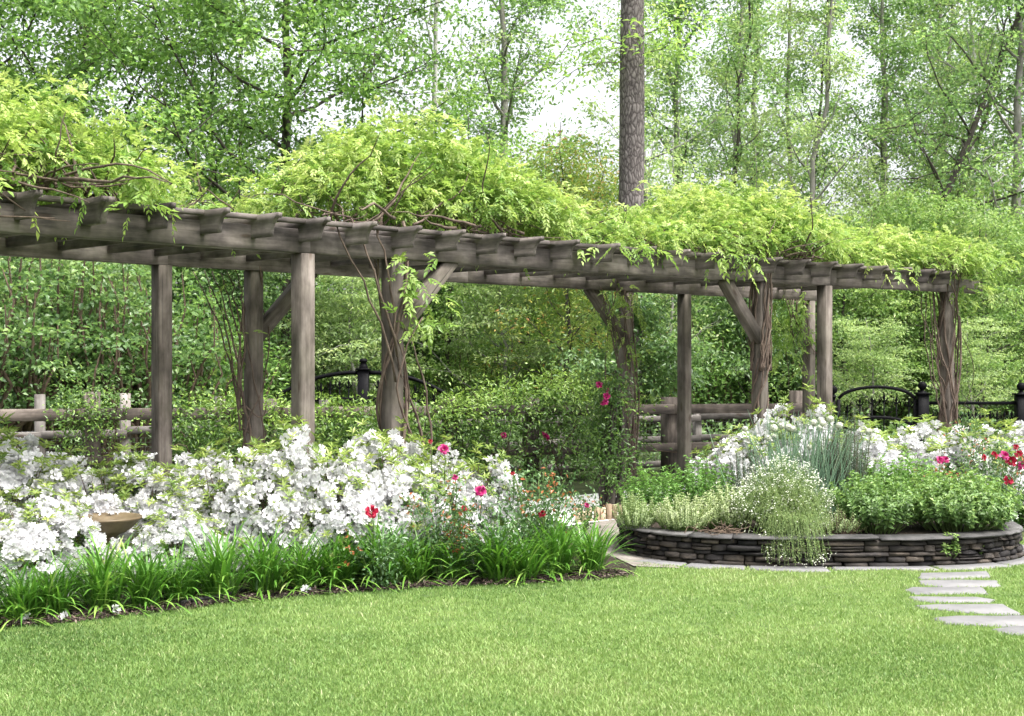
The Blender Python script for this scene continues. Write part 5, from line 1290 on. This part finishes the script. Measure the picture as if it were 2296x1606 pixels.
SHRUBS = [
 (-90, 19.0, 'maple', 1.0, .2, 'large-leaved shrub at the picture edge behind the dark fence'), (70, 20.0, 'maple', 1.05, 1.8, 'large-leaved shrub filling the gap below the near beam'), (205, 22.4, 'maple', 1.1, 3.3, 'large-leaved shrub above the thick fence post'),
 (310, 20.6, 'maple', .95, 5.0, 'large-leaved shrub beside the grey rear pergola post'), (440, 22.0, 'dark', .95, .8, 'dark green shrub between the two rear pergola posts'), (510, 24.6, 'shrub', .95, 2.5, 'mid-green shrub behind the vine-wrapped rear post'),
 (625, 24.8, 'spring', .9, 4.2, 'pale spring shrub seen under the rear brace'), (750, 24.8, 'shrub', .85, 1.1, 'mid-green shrub over the iron arch'), (860, 26.5, 'dark', 1.0, 3.0, 'dark shrub behind the twisted wisteria stems'),
 (1060, 24.5, 'lime', .70, 2.2, 'low lime-green shrub over the middle of the hedge'), (1330, 25.4, 'dark', .9, 1.5, 'dark shrub behind the climbing rose'), (1450, 25.0, 'shrub', .85, 3.1, 'green shrub framed between the two far rear posts'),
 (1590, 25.2, 'dark', .85, 4.9, 'dark green shrub behind the plain rear post'), (1760, 25.6, 'shrub', .85, 2.6, 'green shrub seen past the shaggy stem bundle'),
 (1850, 27.6, 'spring', .8, 4.0, 'pale shrub behind the paired far posts'), (2000, 28.5, 'lime', .7, .9, 'low lime shrub behind the iron gate pickets'), (2260, 28.6, 'spring', .8, 2.9, 'pale shrub behind the iron fence'), (2400, 26.5, 'shrub', 1.0, 1.7, 'green shrub beyond the iron fence at the picture edge'),
 (120, 25.5, 'dark', 1.25, 4.4, 'dark shrub deeper behind the large-leaved ones'), (560, 29.5, 'dark', 1.2, 5.9, 'dark shrub deep behind the vine-wrapped rear post'), (960, 31.0, 'shrub', 1.2, .1, 'tall green shrub deep behind the iron arch'), (1240, 31.5, 'dark', 1.2, 2.0, 'dark shrub deep in the wide bay'), (1520, 31.5, 'shrub', 1.25, 3.6, 'tall green shrub deep behind the far rear posts'), (1700, 31.0, 'dark', 1.2, 5.2, 'dark shrub deep behind the braced post'),
]
UNDER = [
 (1955, 23.0, 'arch', .55, .7, 'low pale small tree directly behind the arched iron gate'), (2175, 22.9, 'arch', .55, 2.9, 'low pale small tree directly behind the iron fence panel'), (140, 21.6, 'arch', .95, 5.2, 'pale layered small tree among the large-leaved shrubs'),
 (1422, 21.3, 'thicket', .92, 2.2, 'small leafy tree hiding the foot of the pine'), (1400, 23.6, 'sapling', .62, .8, 'slight pale sapling beside the foot of the pine'),
 (560, 23.4, 'thicket', 1.0, .4, 'bushy small tree with visible stems behind the vine-wrapped rear post'), (680, 26.5, 'thicket', 1.05, 2.1, 'small leafy tree behind the pale front post'), (790, 23.2, 'arch', .85, 3.9, 'pale layered small tree just behind the iron arch post'),
 (930, 25.2, 'thicket', .95, 5.2, 'small leafy tree beside the twisted stems'), (1010, 26.2, 'arch', 1.05, .9, 'pale layered small tree over the near half of the hedge'), (1130, 24.0, 'arch', .95, 2.6, 'spreading pale small tree in the middle of the wide bay'), (1190, 27.4, 'thicket', 1.1, 4.3, 'small dark-stemmed tree deep in the middle of the wide bay'),
 (1260, 24.6, 'arch', .90, 5.6, 'pale layered small tree toward the climbing rose'), (1370, 27.5, 'thicket', 1.05, 1.3, 'small tree directly behind the climbing rose post'), (1470, 28.4, 'arch', 1.0, 3.2, 'pale small tree between the two far rear posts'), (1560, 28.0, 'thicket', 1.05, .2, 'small leafy tree behind the plain rear post'),
 (1650, 24.8, 'thicket', .9, 2.9, 'small leafy tree under the far brace'), (1740, 28.2, 'arch', 1.05, 4.7, 'pale small tree behind the shaggy stem bundle'), (1835, 25.2, 'thicket', .9, 5.9, 'small tree behind the paired far posts'),
 (400, 24.5, 'thicket', 1.05, 3.6, 'small tree between the two grey rear posts, deeper in'), (250, 26.5, 'arch', 1.1, 1.7, 'pale small tree high behind the large-leaved shrubs'), (20, 24.2, 'thicket', 1.15, 4.9, 'small tree behind the large-leaved shrubs at the picture edge'),
]
for a_ in UNDER: woody(*a_)
for a_ in SHRUBS: woody(*a_)

# tall pine
def pine():
    r = np.random.default_rng(81); x = (1402 - CX) / FOC * 22.0; root = thing('pine_tree', 'tall straight pine with thick plated grey-pink bark', 'pine', (x, 22.0, 0)); tr, cw = MB(), MB()
    z = np.linspace(0, 17, 30); tube(tr, np.c_[.018 * z + .03 * np.sin(z * .5), .02 * np.sin(z * .7), z], .235 - .0042 * z + .004 * r.normal(size=30), 20)
    for i in range(26):
        zz = r.uniform(6.6, 14) if i < 12 else r.uniform(9, 16.5); a = r.random() * 6.28; ln = r.uniform(.5, 1.6) if zz < 9 else r.uniform(1.5, 3.6); p = np.array([.018 * zz, 0, zz])
        lim = curve_pts(p + np.array([math.cos(a), math.sin(a), 0]) * .15, [math.cos(a), math.sin(a), .15], ln, 6, r, .15, -.02); tube(tr, lim, np.linspace(.035 if zz > 9 else .012, .006, 7), 5, cap=False)
        for c in lim[2:]:
            m = 44; off = r.normal(size=(m, 3)) * np.array([.30, .30, .14]); leaves(cw, c + off, off + rdir(m, r) * .3, np.array([0, 0, 1.0]) + r.normal(size=(m, 3)) * .5, r.uniform(.08, .15, m), r.uniform(.03, .06, m), np.clip(.6 + .2 * r.normal(size=m), 0, 1))
    me = tr.mesh('trunk', True); obj('trunk', me, M['bark_pine'], root); obj('crown', cw, M['yell'], root)
pine()

# far wood and low undergrowth: nobody could count these
def mass(name, label, n, xr, yr, zf, leaf, mat, seed, clump, cat):
    r = np.random.default_rng(seed); mb = MB(); k = n // clump
    cx = r.uniform(*xr, k); cy = r.uniform(*yr, k); cz = zf(cx, cy, r)
    P = np.repeat(np.c_[cx, cy, cz], clump, 0) + r.normal(size=(k * clump, 3)) * np.array([leaf * 3.2, leaf * 3.2, leaf * 1.8]); P[:, 2] = np.maximum(P[:, 2], .02); m = len(P)
    ls = leaf * r.uniform(.6, 1.3, m); t = np.repeat(.45 + .16 * r.normal(size=k), clump) + .12 * r.normal(size=m)
    leaves(mb, P, rdir(m, r) + [0, 0, .2], np.array([0, -.3, 1.0]) + r.normal(size=(m, 3)) * .6, ls, ls * .55, np.clip(t, 0, 1))
    tag(obj(name, mb, M[mat]), label, cat, kind='stuff')
mass('far_woodland', 'distant green woodland closing the view behind the garden trees', 70000, (-26, 26), (40, 56), lambda x, y, r: 5.6 * r.random(len(x)) ** 1.2 * (1 + .25 * np.sin(x * .6)), .22, 'oak', 91, 22, 'woodland')
mass('undergrowth', 'low green undergrowth on the woodland ground behind the fence', 36000, (-13, 15), (19.8, 31), lambda x, y, r: .5 * r.random(len(x)) ** 1.5 + np.clip(y - 22, 0, 5) * .03, .10, 'mid', 92, 18, 'undergrowth')

# ------------------------------------------------------------------ camera, light
cam = bpy.data.cameras.new('camera'); co = bpy.data.objects.new('camera', cam); COL.objects.link(co)
co.location = (0, 0, EYE); co.rotation_euler = (math.pi / 2, 0, 0)
cam.sensor_width = 36; cam.lens = 36 * FOC / 2296; cam.clip_end = 600; cam.clip_start = .05
cam.dof.use_dof = True; cam.dof.focus_distance = 11.0; cam.dof.aperture_fstop = 5.6
scene.camera = co

SUN_EL, SUN_AZ = math.radians(64), math.radians(128)     # azimuth clockwise from +Y
sd = Vector((math.sin(SUN_AZ) * math.cos(SUN_EL), math.cos(SUN_AZ) * math.cos(SUN_EL), math.sin(SUN_EL)))
sun = bpy.data.lights.new('sun', 'SUN'); sun.energy = 2.0; sun.angle = math.radians(18); sun.color = (1, .96, .90)
so = bpy.data.objects.new('sun', sun); COL.objects.link(so); so.rotation_euler = sd.to_track_quat('Z', 'Y').to_euler(); so.location = (4, -4, 14)
w = bpy.data.worlds.new('World'); scene.world = w; w.use_nodes = True
nt = w.node_tree; bg = nt.nodes['Background']
sky = nt.nodes.new('ShaderNodeTexSky'); sky.sky_type = 'NISHITA'; sky.sun_disc = False; sky.sun_elevation = SUN_EL; sky.sun_rotation = SUN_AZ
sky.air_density = 1.0; sky.dust_density = 6.0; sky.ozone_density = .6; sky.altitude = 0
hs = nt.nodes.new('ShaderNodeHueSaturation'); hs.inputs['Saturation'].default_value = .22
nt.links.new(sky.outputs[0], hs.inputs['Color']); nt.links.new(hs.outputs[0], bg.inputs['Color']); bg.inputs['Strength'].default_value = .15
vs = scene.view_settings; vs.view_transform = 'Standard'; vs.look = 'None'; vs.gamma = 1; vs.exposure = 1.65
scene.cycles.use_denoising = True
scene.cycles.max_bounces = 8; scene.cycles.diffuse_bounces = 4; scene.cycles.transmission_bounces = 6; scene.cycles.glossy_bounces = 2
